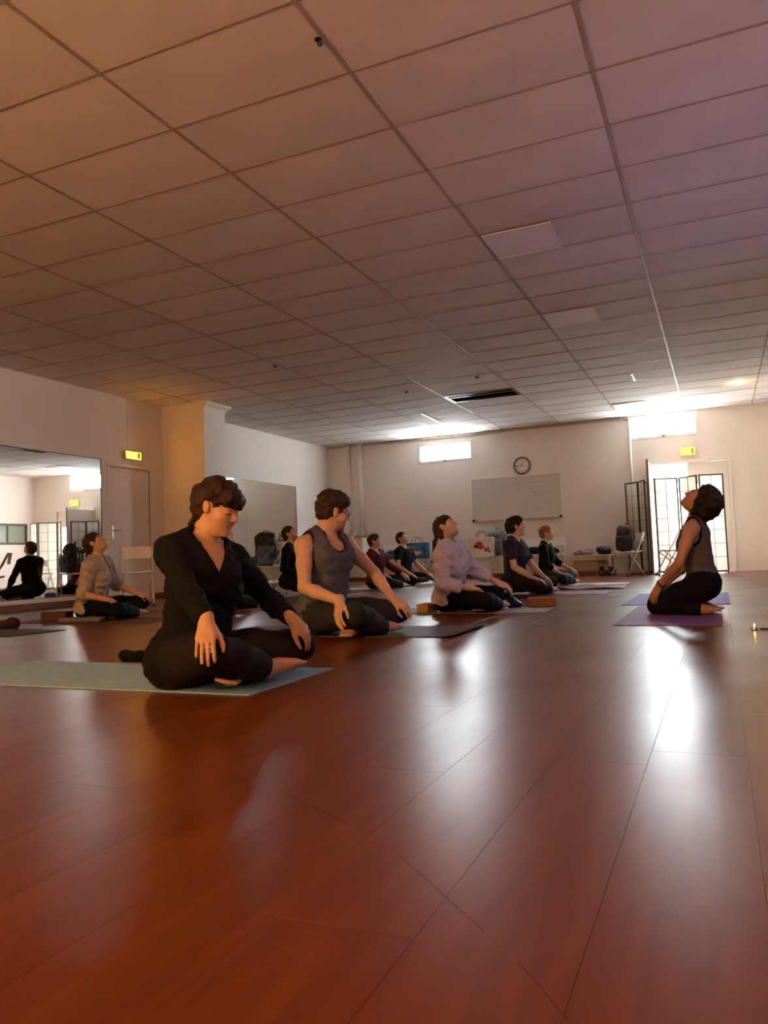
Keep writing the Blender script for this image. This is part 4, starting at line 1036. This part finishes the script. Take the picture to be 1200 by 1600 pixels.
    F.warp(lambda X, Y, Z: fa_*(np.sin(X*37 + 2*np.sin(Y*19) + Z*24)*np.sin(Y*29 - X*13 + 1.5*np.sin(Z*31)) + .6*np.sin(X*61 + Z*45 + 2*np.sin(Y*23))*np.sin(Y*53 + 1.2*np.sin(X*37))))
    F.clip(lambda X, Y, Z: (.0005 - Z) + 0*X + 0*Y)
    field_obj('trousers', F, pants['mat'], root)
    # ---- top(s)
    for t in (top if isinstance(top, list) else [top]):
        F = Field(lo - V3(.045, .045, 0), hi + .045, max(v*1.15, .0055)); e = t['infl']
        for p, kk in torso: F.add(p, kk, e)
        for sd in 'RL':
            sh, el, wr = arms[sd]['pts']; sl = t.get('sleeve', 2.0)     # 0..1 along the upper arm, 1..2 along the forearm, <0 none
            es = t.get('sleeve_infl', e)
            if sl < 0: continue
            F.add(arms[sd]['upper'][0][0], .04, es)
            if sl <= 1: F.add(cone(sh, sh + (el-sh)*sl, .051*sc*g, (.050-.006*sl)*sc*g + .006, True), .03, es)
            else:
                F.add(arms[sd]['upper'][1][0], .03, es); F.add(arms[sd]['upper'][2][0], .02, es)
                en = el + (wr-el)*(sl-1); F.add(cone(el, el + (en-el)*.35, .039*sc*g, .041*sc*g), .02, es); F.add(cone(el + (en-el)*.35, en, .041*sc*g, (.041-.013*(sl-1))*sc*g, True), .02, es)
        if t.get('fold'):
            a_ = t['fold']
            F.warp(lambda X, Y, Z: a_*(np.sin(Z*66 + X*40 - Y*18 + 1.3*np.sin(Y*21))*(.6+.4*np.sin(X*30+Y*25)) + .5*np.sin(Z*120 + Y*70)*np.sin(X*60)))
        cuts = []
        def sub_(p, kk): F.sub(p, kk); cuts.append(p)
        for sd in 'RL':
            sh = k['sh'+sd]; q = 1 if sd == 'L' else -1
            if t.get('armhole'):
                sub_(cone(sh + Rs @ V3(0, q*.012, -.055)*sc, sh + Rs @ V3(0, q*.03, .08)*sc, t['armhole'], t['armhole']+.012), .006)
                sub_(cone(sh + Rs @ V3(0, q*.015, 0)*sc, k['el'+sd], .062*sc*g, .05*sc*g), .006)
        ng = t.get('neck', .066)
        sub_(cone(A(k['neck'], (.014, 0, -.02)), k['head'] + k['Hd'] @ V3(-.02, 0, -.03)*sc, ng*sc, ng*sc), .006)
        if t.get('scoop'):
            sub_(ell(A(k['neck'], (.085, 0, -.035)), np.array([.075, .062, t['scoop']])*sc, Rs), .008)
        if t.get('vneck'):
            dz, hw = t['vneck']; o0 = A(k['neck'], (.02, 0, 0))
            Mi = Rs.T
            def vcut(X, Y, Z):
                x, y, z = X-o0[0], Y-o0[1], Z-o0[2]
                f = Mi[0, 0]*x + Mi[0, 1]*y + Mi[0, 2]*z; l = Mi[1, 0]*x + Mi[1, 1]*y + Mi[1, 2]*z; u = Mi[2, 0]*x + Mi[2, 1]*y + Mi[2, 2]*z
                return np.maximum(np.maximum(np.abs(l) - (u + dz)*hw, -f), -(u+dz))
            F.sub((vcut, o0 - .3, o0 + .3), .0)
        if t.get('open'):
            o0 = A(k['neck'], (.02, 0, 0)); Mi = Rs.T; wd = t['open']
            def ocut(X, Y, Z):
                x, y, z = X-o0[0], Y-o0[1], Z-o0[2]
                f = Mi[0, 0]*x + Mi[0, 1]*y + Mi[0, 2]*z; l = Mi[1, 0]*x + Mi[1, 1]*y + Mi[1, 2]*z
                return np.maximum(np.abs(l) - wd, -f)
            F.sub((ocut, o0 - .6, o0 + .6), .0)
        hz = P[2] + t.get('hem', .02)*sc
        F.clip(lambda X, Y, Z: np.maximum(hz - Z + .012*np.sin(X*40+Y*33), .001 - Z))
        fm = None
        if t.get('trim'):
            def fm(c): return (np.min([p[0](c[:, 0], c[:, 1], c[:, 2]) for p in cuts], 0) < .015).astype(int)
        field_obj(t.get('name', 'top'), F, [t['mat']] + ([t['trim']] if t.get('trim') else []), root, fm)
    # ---- hair
    w = lambda f, l, z: hc + H @ V3(f, l, z)*hsc
    hv = max(v*.95, .005)
    add = [(ell(w(*c), np.array(r)*hsc, H), kk) for c, r, kk in hair['blobs']]
    rn = random.Random(hair.get('seed', 5))
    for _ in range(hair.get('curls', 0)):          # tousled tufts scattered over the hair
        a_, z_ = rn.uniform(0, 2*math.pi), rn.uniform(*hair.get('curl_z', (-.35, 1.0))); b_ = math.sqrt(max(0, 1-z_*z_))
        c0, r0, _k = hair['blobs'][0]; rr = rn.uniform(*hair.get('curl_r', (.014, .024)))
        add.append((ell(w(c0[0] + r0[0]*.93*b_*math.cos(a_), c0[1] + r0[1]*.93*b_*math.sin(a_), c0[2] + r0[2]*.93*z_), np.array([rr*1.4, rr*.8, rr*.8])*hsc, H @ RZ(math.degrees(a_)+rn.uniform(30, 120)) @ RY(rn.uniform(-40, 40))), .016))
    add += [(cone(w(*a), w(*b) if not np.ndim(b) == 2 else b, ra*hsc, rb*hsc), kk) for a, b, ra, rb, kk in hair.get('locks', [])]
    lo2 = np.min([p[1] for p, _ in add], 0) - .03; hi2 = np.max([p[2] for p, _ in add], 0) + .03
    F = Field(lo2, hi2, hv)
    for p, kk in add: F.add(p, kk)
    hl = hair.get('line', (.85, -.53, .036))
    def hcut(X, Y, Z):
        x, y, z = X-hc[0], Y-hc[1], Z-hc[2]
        f = (H[0, 0]*x + H[1, 0]*y + H[2, 0]*z)/hsc; l = (H[0, 1]*x + H[1, 1]*y + H[2, 1]*z)/hsc; u = (H[0, 2]*x + H[1, 2]*y + H[2, 2]*z)/hsc
        keepfr = hair.get('fringe', 9.0)      # hair above this height is never cut away
        n = hair.get('nape', -.075)
        c1 = np.minimum(f*hl[0] + u*hl[1] - hl[2] + .005*np.sin(u*75) + .003*np.sin(u*190+l*60), keepfr + .007*np.sin(l*170) + .004*np.sin(l*390+1) - u)
        return np.maximum(c1, n - u)
    am = hair.get('rough', .004)
    def hw_(X, Y, Z):
        x, y, z = X-hc[0], Y-hc[1], Z-hc[2]
        f = H[0, 0]*x + H[1, 0]*y + H[2, 0]*z; l = H[0, 1]*x + H[1, 1]*y + H[2, 1]*z; u = H[0, 2]*x + H[1, 2]*y + H[2, 2]*z
        fr = hair.get('freq', 1.0)
        return am*(np.sin(l*150*fr + 2.2*np.sin(u*45*fr) + f*60*fr)*.6 + np.sin(f*95*fr + u*70*fr + 1.7*np.sin(l*60*fr))*.5 + .5*np.sin(u*130*fr - f*110*fr))
    F.warp(hw_); F.clip(hcut)
    if hair.get('ears', True):
        for q in (-1, 1): F.sub(ell(w(.004, q*.086, -.004), np.array([.024, .022, .034])*hsc, H), .006)
    field_obj('hair', F, hair['mat'], root)
    return root, k
MATTOP = .0055
def skin_mat(n, c): return mat('skin_'+n, c, .5, .35, var=.06, scale=22, bump=.04, bscale=180)
SK1 = skin_mat('warm', (.58, .33, .20)); SK2 = skin_mat('light', (.62, .38, .26)); SK3 = skin_mat('tan', (.44, .24, .14)); SK4 = skin_mat('pale', (.62, .42, .33))
def cloth(n, c, var=.10, fine=True): return mat('cloth_'+n, c, .85, .15, var=var, scale=18, bump=.18, bscale=220)
def hair_mat(n, c, c2): return mat('hair_'+n, c, .55, .25, col2=c2, scale=9, stretch=(6, 6, 1.2), bump=.6, bscale=30)
HB = hair_mat('brown', (.052, .021, .010), (.020, .008, .005)); HD = hair_mat('dark', (.022, .012, .009), (.009, .005, .004)); HBL = hair_mat('blond', (.42, .21, .075), (.24, .10, .03)); HM = hair_mat('midbrown', (.060, .028, .015), (.022, .010, .006))
BLK = cloth('black', (.006, .006, .007)); BLK2 = cloth('black_brown', (.014, .010, .009)); CHAR = cloth('charcoal', (.030, .030, .032))
SHORT = dict(blobs=[((-.016, 0, .045), (.106, .086, .092), 0), ((-.05, 0, .0), (.068, .076, .085), .03)], nape=-.072, rough=.005, freq=.9)

# --- woman in the black sweater, nearest
W1 = SPEC['w1']
for q in ('knR', 'knL', 'anR', 'anL', 'toR', 'toL', 'wrL'): W1[q] = (W1[q][0]-.05, W1[q][1], W1[q][2])
W1.update(at=(-2.058, 2.685), lean=(1.5, 9.0, -25), seat=0.0, belly=.008, scale=1.02, shoulder=.155, hs=.94, wrR=(.315, -.372, .285), haR=((.10, -.12, -.98), (.6, -.75, .2), (8, 14, 12)), haL=((.55, .42, -.72), (.62, .30, .72), (22, 24, 16)), soleR=(-.35, 0, .94), soleL=(.3, 0, .95))
hair = dict(mat=HB, blobs=[((-.016, 0, .046), (.108, .086, .090), 0), ((.062, .006, .072), (.044, .066, .034), .03), ((.084, -.004, .050), (.025, .060, .036), .025), ((-.055, 0, -.005), (.062, .074, .085), .03), ((-.055, .01, .115), (.038, .040, .028), .03), ((-.10, 0, .02), (.035, .06, .06), .03)],
            locks=[((-.09, .02, -.05), (-.10, .02, -.115), .030, .014, .02), ((-.075, -.04, -.04), (-.082, -.045, -.10), .020, .008, .02)], fringe=.024, nape=-.12, rough=.005, freq=.8, curls=60, curl_z=(-.1, 1.0), curl_r=(.011, .019))
make_person(W1, SK1, hair, dict(name='sweater', mat=BLK, infl=.020, sleeve=1.93, sleeve_infl=.013, vneck=(.150, .50), neck=.064, hem=-.075, fold=.005), dict(mat=BLK2, infl=.014, hem=.85), 'woman in a black V-neck sweater sitting cross-legged, head bowed, nearest the viewer', .0048)

# --- man in the grey tank top
M2 = SPEC['m2']; M2['stubble'] = True
M2.update(haR=((.42, .05, -.90), (.88, -.05, .45), (16, 18, 10)), haL=((.62, .25, -.70), (.65, .12, .72), (20, 22, 14)))
TANK = cloth('heather_grey', (.105, .105, .120), .2)
hair = dict(SHORT, mat=HM, blobs=SHORT['blobs'] + [((.045, 0, .088), (.052, .066, .036), .03), ((-.02, .02, .105), (.07, .06, .034), .03)], rough=.005, nape=-.07, curls=45, curl_z=(.1, 1.0), curl_r=(.012, .02))
r2, k2 = make_person(M2, SK2, hair, dict(name='tank_top', mat=TANK, infl=.019, sleeve=-1, armhole=.066, scoop=.070, neck=.070, hem=-.095, fold=.004, trim=cloth('maroon_trim', (.050, .020, .028))), dict(mat=CHAR, infl=.016), 'man with glasses in a grey tank top sitting cross-legged, looking away over his shoulder', .0062, male=True)
# glasses
m = MB(); H, hc = k2['Hd'], k2['head']; sc = M2['scale']*.96; w = lambda f, l, z: hc + H @ V3(f, l, z)*sc
for q in (-1, 1):
    m.tube([w(.104 - .012*(1-math.cos(a))*.3, q*.034 + .022*math.cos(a), .001 + .017*math.sin(a)) for a in np.linspace(0, 2*math.pi, 17)], .0022, 6, caps=False)
    m.tube([w(.100, q*.057, .006), w(.06, q*.074, .008), (w(-.01, q*.083, .010)), w(-.03, q*.084, -.010)], .0022, 6)
m.tube([w(.105, -.012, .004), w(.110, 0, .007), w(.105, .012, .004)], .0022, 6)
m.build('glasses', mat('glasses_frame', (.02, .015, .014), .3, .5), r2, smooth=True)
# maroon edge bands of the tank top are part of its cloth: neck binding as a thin tube
# --- woman in lavender
LV = SPEC['lav']; LAV = cloth('lavender_sweat', (.66, .61, .69), .05)
LV.update(haR=((.78, .10, -.62), (.60, 0, .8), (20, 20, 14)), haL=((.8, .15, -.55), (.5, 0, .85), (20, 22, 14)))
hair = dict(mat=HM, blobs=[((-.016, 0, .042), (.104, .084, .088), 0), ((-.055, 0, .0), (.062, .076, .08), .03)], locks=[((-.085, 0, .0), (-.13, 0, -.11), .046, .044, .03), ((-.13, 0, -.11), (-.125, 0, -.26), .044, .022, .03), ((-.05, .06, -.03), (-.08, .055, -.15), .025, .015, .02), ((-.05, -.06, -.03), (-.08, -.055, -.15), .025, .015, .02)], nape=-.30, rough=.004)
make_person(LV, SK4, hair, dict(name='sweatshirt', mat=LAV, infl=.028, sleeve=1.55, sleeve_infl=.027, neck=.066, hem=-.06, fold=.006), dict(mat=BLK, infl=.011), 'woman in a lavender sweatshirt with a long dark ponytail, face tipped upward', .0068)
# --- kneeling woman who leads the class
IN = SPEC['ins']; OLIVE = cloth('olive_grey', (.105, .088, .080), .1)
IN.update(at=(-.135, 6.134), face=173, lean=(5, 0, 0), head=(9, 48, 0), wrL=(.275, .155, .215), wrR=(.29, -.14, .21), poleL=(-.2, .6, -.5), anR=(-.01, -.09, .04), anL=(-.01, .09, .04), toR=(-.09, -.08, .03), toL=(-.09, .08, .03), haL=((.50, -.05, -.86), (.80, .30, .5), (16, 18, 12)), haR=((.55, .05, -.83), (.80, -.2, .5), (16, 18, 12)))
hair = dict(mat=HD, blobs=[((-.030, 0, .045), (.116, .108, .108), 0), ((-.075, 0, .015), (.105, .122, .115), .04), ((-.065, 0, -.065), (.085, .115, .065), .03)], nape=-.15, rough=.006, freq=.8, curls=90, curl_z=(-.6, 1.0), curl_r=(.016, .028), ears=False, line=(.92, -.40, .028))
r10, k10 = make_person(IN, SK3, hair, dict(name='camisole', mat=OLIVE, infl=.009, sleeve=-1, armhole=.066, scoop=.10, neck=.086, hem=.04, fold=.002, trim=BLK), dict(mat=BLK, infl=.011), 'woman with a dark curly bob kneeling on the purple mat, face tipped to the ceiling', .0066)
wr, el = k10['wrL'], k10['elL']; ax = nrm(wr-el); e1 = nrm(np.cross(ax, V3(0, 0, 1))); e2 = np.cross(ax, e1)
for j, off in enumerate((-.018, -.030)):
    MB().tube([wr + ax*off + (e1*math.cos(a) + e2*math.sin(a))*.031 for a in np.linspace(0, 2*math.pi, 19)], .004, 6, caps=False).build('bracelet', mat('dark_red_beads', (.09, .02, .02), .4), r10, smooth=True)
# --- woman in the beige shirt at the left
LW = SPEC['lw']; BEI = cloth('beige_shirt', (.42, .34, .27), .07); WHT = cloth('white_top', (.58, .54, .56))
LW.update(haR=((.72, .2, -.65), (.65, 0, .75), (20, 22, 14)))
hair = dict(mat=HM, blobs=[((-.018, 0, .044), (.108, .088, .092), 0), ((-.06, 0, .0), (.066, .078, .082), .03), ((-.10, 0, -.06), (.045, .05, .05), .03)], locks=[((-.09, 0, -.05), (-.10, .01, -.17), .03, .015, .02)], nape=-.22, rough=.006)
make_person(LW, SK1, hair, [dict(name='undershirt', mat=WHT, infl=.008, sleeve=-1, armhole=.06, scoop=.10, neck=.07, hem=-.02), dict(name='open_shirt', mat=BEI, infl=.022, sleeve=1.12, sleeve_infl=.026, neck=.07, open=.045, hem=-.06, fold=.006)], dict(mat=BLK, infl=.013), 'woman in an open beige shirt over a white top, looking up, by the left mirror', .0075)
# --- man in black looking up, behind the man in the tank top
hair = dict(SHORT, mat=HM)
M4 = SPEC['mb4']; M4['stubble'] = True
make_person(M4, SK2, hair, dict(name='long_sleeve_top', mat=BLK, infl=.012, sleeve=1.9, neck=.062, hem=-.04, fold=.003), dict(mat=BLK2, infl=.013), 'man in a black top looking up, half hidden behind the man in the tank top', .0085, male=True)
# --- person in burgundy
BUR = cloth('burgundy', (.085, .012, .018), .1)
hair = dict(SHORT, mat=HM, blobs=SHORT['blobs'] + [((.03, 0, .085), (.06, .072, .038), .03)], rough=.007)
make_person(SPEC['bu5'], SK2, hair, [dict(name='white_collar', mat=WHT, infl=.006, sleeve=-1, neck=.060, armhole=.06, hem=.1), dict(name='cardigan', mat=BUR, infl=.020, sleeve=1.85, sleeve_infl=.018, neck=.068, vneck=(.09, .5), hem=-.04, fold=.005)], dict(mat=BLK, infl=.013), 'short-haired person in a burgundy jumper sitting before the cream cabinet', .009)
# --- person in the black T-shirt
hair = dict(SHORT, mat=HD)
make_person(SPEC['ts6'], SK2, hair, dict(name='t_shirt', mat=cloth('navy_black', (.012, .013, .020)), infl=.013, sleeve=.55, sleeve_infl=.016, neck=.064, hem=-.03, fold=.003), dict(mat=BLK2, infl=.012), 'slim person in a black T-shirt looking up, hands on knees, near the far wall', .009)
# --- person in the dark purple T-shirt
P8 = SPEC['pu8']
hair = dict(SHORT, mat=HD, blobs=SHORT['blobs'] + [((.035, 0, .09), (.06, .07, .04), .03), ((-.06, 0, .0), (.07, .085, .085), .03)], rough=.006)
make_person(P8, SK4, hair, dict(name='t_shirt', mat=cloth('dark_purple', (.030, .022, .060)), infl=.016, sleeve=.62, sleeve_infl=.022, neck=.064, hem=-.04, fold=.005), dict(mat=BLK2, infl=.013), 'dark-haired person in a dark purple T-shirt sitting with hands in lap', .008)
# --- blond person
hair = dict(SHORT, mat=HBL, nape=-.085, rough=.005)
make_person(SPEC['bl9'], SK4, hair, dict(name='long_sleeve_top', mat=BLK, infl=.013, sleeve=1.35, neck=.062, hem=-.03, fold=.003), dict(mat=CHAR, infl=.012), 'blond person in black sitting on the pale mat near the far chairs', .009)
# --- person almost hidden behind the nearest woman
hair = dict(mat=HM, blobs=[((-.016, 0, .042), (.106, .086, .088), 0), ((-.055, 0, .0), (.062, .078, .08), .03)], locks=[((-.07, .03, -.03), (-.09, .05, -.20), .045, .02, .03), ((-.07, -.03, -.03), (-.09, -.05, -.20), .045, .02, .03)], nape=-.26, rough=.005)
make_person(SPEC['hi11'], SK4, hair, dict(name='top', mat=cloth('dark_navy', (.014, .015, .024)), infl=.012, sleeve=1.05, neck=.064, hem=-.03, fold=.003), dict(mat=BLK, infl=.012), 'long-haired person mostly hidden behind the nearest woman, one forearm showing', .0085)
# ================================================================== BAGS, CLOTHES AND OTHER SOFT THINGS
M_navy = mat('nylon_navy', (.020, .035, .085), .5, .4, var=.3, scale=6, bump=.3, bscale=30); M_blkn = mat('nylon_black', (.008, .008, .010), .5, .4, var=.2, scale=6, bump=.3, bscale=30)
M_blue = mat('nylon_blue', (.07, .17, .36), .4, .45, col2=(.015, .035, .09), scale=7, bump=.4, bscale=18); M_maroon = mat('nylon_maroon', (.045, .014, .020), .5, .4, var=.3, scale=7, bump=.3, bscale=30)
wv = lambda a, f: (lambda X, Y, Z: a*(np.sin(X*f+Z*f*.7)*np.sin(Y*f*.9+1) + .6*np.sin(Z*f*1.6+X*f*.8)*np.sin(Y*f*1.4)))
def backpack(label, loc, rz, s, m_main, m_pocket, m_strap, tilt=0):
    t = thing('backpack', label, 'backpack', loc, math.radians(rz))
    soft('main_bag', [(rbox((0, 0, .24*s), (.10*s, .155*s, .24*s), .09*s), 0), (ell((-.01, 0, .42*s), (.09*s, .14*s, .07*s)), .05)], .009, m_main, t, warp=wv(.006, 38))
    soft('front_pocket', [(rbox((.105*s, 0, .16*s), (.05*s, .125*s, .14*s), .045*s), 0)], .008, m_pocket, t, warp=wv(.005, 48))
    soft('side_pocket', [(rbox((0, .16*s, .13*s), (.06*s, .03*s, .10*s), .028*s), 0)], .008, m_pocket, t, warp=wv(.003, 50))
    for q in (-1, 1):
        MB().tube([(-.09*s, q*.07*s, .44*s), (-.15*s, q*.08*s, .40*s), (-.17*s, q*.09*s, .28*s), (-.14*s, q*.10*s, .12*s), (-.09*s, q*.10*s, .06*s)], .013*s, 8).build('shoulder_strap', m_strap, t, smooth=True)
    MB().tube([(-.07*s, -.04*s, .47*s), (-.08*s, -.03*s, .515*s), (-.08*s, .03*s, .515*s), (-.07*s, .04*s, .47*s)], .009*s, 8).build('grab_loop', m_strap, t, smooth=True)
    MB().tube([(.095*s, -.12*s, .33*s), (.11*s, 0, .36*s), (.095*s, .12*s, .33*s)], .004, 6).build('zip', m_strap, t, smooth=True)
    return t
backpack('big blue and black backpack on the chair in front of the far mirror', (-6.37, 10.10, .448), -60, 1.05, M_blkn, M_blue, M_blkn)
backpack('dark red-black backpack on the chair beside the folding screens', (-1.60, 14.80, .448), -120, .98, M_maroon, M_blkn, M_blkn)
backpack('round grey backpack behind the red-printed bag at the far wall', (-4.30, 15.80, .462), -90, 1.12, mat('nylon_grey', (.17, .18, .19), .6, .3, var=.15, scale=8, bump=.2), mat('nylon_grey2', (.13, .14, .15), .6, .3), M_blkn)
backpack('black rounded rucksack seen behind the shoulder of the woman in lavender', (-5.40, 15.35, .40), -95, 1.0, M_blkn, M_blkn, M_blkn)
# seat under the black rucksack
st = thing('low_stool', 'low dark stool under the black rucksack at the far wall', 'stool', (-5.40, 15.36, 0))
MB().box((-.18, -.18, .37), (.18, .18, .395)).build('seat', mat('stool_dark', (.06, .045, .035), .5), st, bevel=.006, seg=2)
for sx in (-1, 1):
    for sy in (-1, 1): MB().tube([(sx*.14, sy*.14, .37), (sx*.165, sy*.165, 0)], .013, 8).build('leg', M_tube, st, smooth=True)

def sprint(m, y, marks, mi):
    """flat printed shapes on the front face of a bag"""
    for x, z, rx, rz_, rot in marks:
        vs = []; n = 14; c, s = math.cos(rot), math.sin(rot)
        for q in range(n):
            a = 2*math.pi*q/n; r = 1 + .22*math.sin(3*a + x*40); px, pz = rx*r*math.cos(a), rz_*r*math.sin(a); vs.append((x + px*c - pz*s, y, z + px*s + pz*c))
        m.add(vs, [tuple(range(n))], mi)
def tote(label, loc, rz, w, d, h, col, marks, inks, name='shopping_bag'):
    t = thing(name, label, 'bag', loc, math.radians(rz))
    mb = MB(); mb.box((-w/2, -d/2, 0), (w/2, d/2, h)); mb.build('bag_body', mat(name+'_%03d' % round(col[0]*999), col, .55, .35, var=.04, scale=9, bump=.15, bscale=25), t, bevel=.012, seg=2)
    for y in (-d/2+.01, d/2-.01):
        MB().tube([(-w*.22, y, h-.01), (-w*.20, y, h+.07), (-w*.10, y, h+.115), (w*.10, y, h+.115), (w*.20, y, h+.07), (w*.22, y, h-.01)], .006, 6).build('handle', M_blkn, t, smooth=True)
    for i, ink in enumerate(inks):
        mm = MB(); sprint(mm, -d/2-.0008, [q[:5] for q in marks if q[5] == i], 0); mm.build('print', ink, t)
    return t
RED = mat('print_red', (.42, .06, .04), .6); DKR = mat('print_dark_red', (.16, .03, .03), .6); TEA = mat('print_teal', (.05, .26, .30), .6); ORA = mat('print_orange', (.50, .19, .06), .6); WH = mat('print_white', (.62, .62, .62), .6)
tote('white shopping bag printed with red shapes on the far-wall chair', (-4.53, 15.50, .452), 2, .50, .18, .40, (.72, .66, .60),
     [(-.06, .25, .10, .045, .3, 0), (-.10, .20, .05, .03, -.4, 1), (.0, .19, .07, .035, .2, 0), (.10, .14, .035, .05, .5, 0), (.17, .11, .035, .025, .1, 0), (-.02, .27, .03, .02, .9, 1), (.15, .17, .02, .03, .2, 1)], (RED, DKR))
tote('blue printed shopping bag on the far-wall chair behind the black T-shirt', (-5.96, 15.50, .452), -2, .46, .20, .35, (.04, .11, .30),
     [(0, .28, .17, .035, .05, 0), (-.08, .22, .08, .03, .2, 1), (.08, .20, .07, .03, -.2, 0), (.02, .13, .10, .05, 0, 2), (-.12, .12, .04, .05, .3, 0), (.14, .11, .03, .04, .2, 1)], (TEA, ORA, WH))
tb = tote('dark slim paper bag standing beside the red-printed bag', (-4.00, 15.44, .0), 8, .14, .16, .78, (.055, .05, .045), [], ())
# clothes
def heap(name, label, cat, loc, prims, m_, w=(.010, 34), v=.009, rz=0):
    t = soft(name, prims, v, m_, None, warp=wv(*w), floor=0.0, it=2); t.location = loc; t.rotation_euler = (0, 0, math.radians(rz)); return tag(t, label, cat)
M_mauvec = cloth('mauve_heap', (.27, .19, .22), .25)
heap('folded_jacket', 'mauve jacket folded on the low bench at the far wall', 'jacket', (-2.50, 15.70, .4055), [(ell((0, 0, .05), (.17, .12, .07)), 0), (ell((-.12, .02, .035), (.10, .10, .045)), .03), (ell((.12, -.02, .045), (.08, .10, .05)), .03)], M_mauvec)
heap('handbag', 'black soft handbag on the right end of the low bench', 'handbag', (-2.10, 15.68, .4055), [(ell((0, 0, .07), (.14, .11, .085)), 0), (ell((-.06, 0, .10), (.09, .08, .06)), .03)], M_blkn)
heap('dark_jacket', 'black jacket lying over the seats of the two empty chairs', 'jacket', (-3.28, 15.55, .462), [(ell((0, 0, .06), (.30, .12, .07)), 0), (ell((-.18, -.03, .07), (.14, .11, .075)), .03), (ell((.20, .0, .05), (.12, .11, .055)), .03)], cloth('navy_heap', (.012, .013, .024), .25))
heap('clothes_heap', 'grey and black clothes heaped on the chair behind the person in burgundy', 'clothes', (-6.62, 15.48, .462), [(ell((0, 0, .07), (.17, .14, .08)), 0), (ell((.05, .03, .15), (.13, .11, .05)), .03)], cloth('grey_heap', (.06, .065, .07), .4))
for q, (dx, rz) in enumerate(((0, 6), (.17, -4))):
    bt = thing('ankle_boot', ('left' if q == 0 else 'right') + ' black ankle boot of the pair under the low bench', 'boot', (-2.13+dx, 15.40, 0), math.radians(-90+rz), 'black ankle boots')
    soft('boot_upper', [(cone((-.02, 0, .06), (-.025, 0, .17), .046, .048, True), 0), (cone((-.02, 0, .045), (.13, 0, .035), .045, .034), .03)], .008, M_blkn, bt, floor=.012)
    soft('boot_sole', [(rbox((.05, 0, .012), (.125, .042, .012), .011), 0)], .006, M_dark, bt)
bx = thing('white_box', 'small white carton standing at the end of the low bench', 'box', (-1.80, 15.80, 0), .1)
MB().box((-.10, -.09, 0), (.10, .09, .38)).build('carton', mat('carton_white', (.62, .58, .53), .7), bx, bevel=.004, seg=1)
MB().box((-.104, -.094, .33), (.104, .094, .386)).build('lid', mat('carton_lid', (.60, .55, .50), .7), bx, bevel=.004, seg=1)
# small things on the floor in front
heap('knitted_beanie', 'crumpled black beanie on the floor behind the nearest mat', 'beanie', (-2.95, 3.32, 0), [(ell((0, 0, .022), (.085, .05, .030)), 0), (ell((-.045, .01, .030), (.045, .04, .025)), .02), (ell((.05, -.01, .020), (.05, .035, .022)), .02)], BLK, (.006, 60), .005, rz=20)
heap('dark_slipper', 'dark slipper on the floor at the left edge of the picture', 'slipper', (-6.02, 5.12, 0), [(ell((0, 0, .035), (.13, .055, .04)), 0), (ell((.06, 0, .05), (.06, .05, .045)), .03)], mat('felt_dark', (.035, .014, .014), .9), (.003, 50), .006, rz=15)
heap('massage_ball', 'small dark ball beside the wooden block on the mauve-grey mat', 'ball', (-1.80, 7.02, .0), [(ell((0, 0, .052), (.052, .052, .052)), 0), (ell((.05, .02, .03), (.05, .045, .032)), .03)], M_blkn, (.003, 60), .006)
# cushion-like folded blanket under the woman in the beige shirt
heap('folded_blanket', 'grey striped folded blanket under the woman in the beige shirt', 'blanket', (-5.62, 5.62, .006), [(rbox((0, 0, .022), (.22, .07, .024), .02), 0)], mat('striped_blanket', (.30, .28, .24), .9, .1, col2=(.08, .07, .06), scale=5, stretch=(4, 30, 60)), (.005, 40), .007, rz=12)
# tea light and incense stick at the right edge
tl = thing('tea_light', 'lit tea light in a metal cup on the floor at the right edge', 'candle', (.155, 5.0, 0))
MB().lathe([(.001, 0), (.0185, 0), (.019, .002), (.0195, .016), (.0185, .017), (.017, .010), (.001, .010)], 20).build('metal_cup', mat('tin', (.75, .70, .60), .25, .5, metal=1), tl, smooth=True)
MB().lathe([(.001, .010), (.0168, .010), (.0168, .0125), (.001, .013)], 18).build('wax', emit('warm_wax', (.95, .80, .50), .8), tl, smooth=True)
MB().tube([(0, 0, .0125), (.001, 0, .018)], .0008, 6).build('wick', M_dark, tl)
MB().lathe([(.0004, .018), (.0028, .022), (.0034, .026), (.002, .033), (.0004, .040)], 10).build('flame', emit('flame', (1.0, .62, .20), 25), tl, smooth=True)
tk = thing('incense_stick', 'dark incense stick lying on the floor beside the tea light', 'incense stick', (.195, 5.03, 0), math.radians(-25))
MB().tube([(0, 0, .006), (.22, 0, .006)], .0055, 8).build('stick', mat('stick_dark', (.05, .03, .02), .7), tk, smooth=True)
MB().tube([(-.012, 0, .006), (0, 0, .006)], .0058, 8).build('tip', mat('stick_tip', (.20, .15, .10), .7), tk, smooth=True)
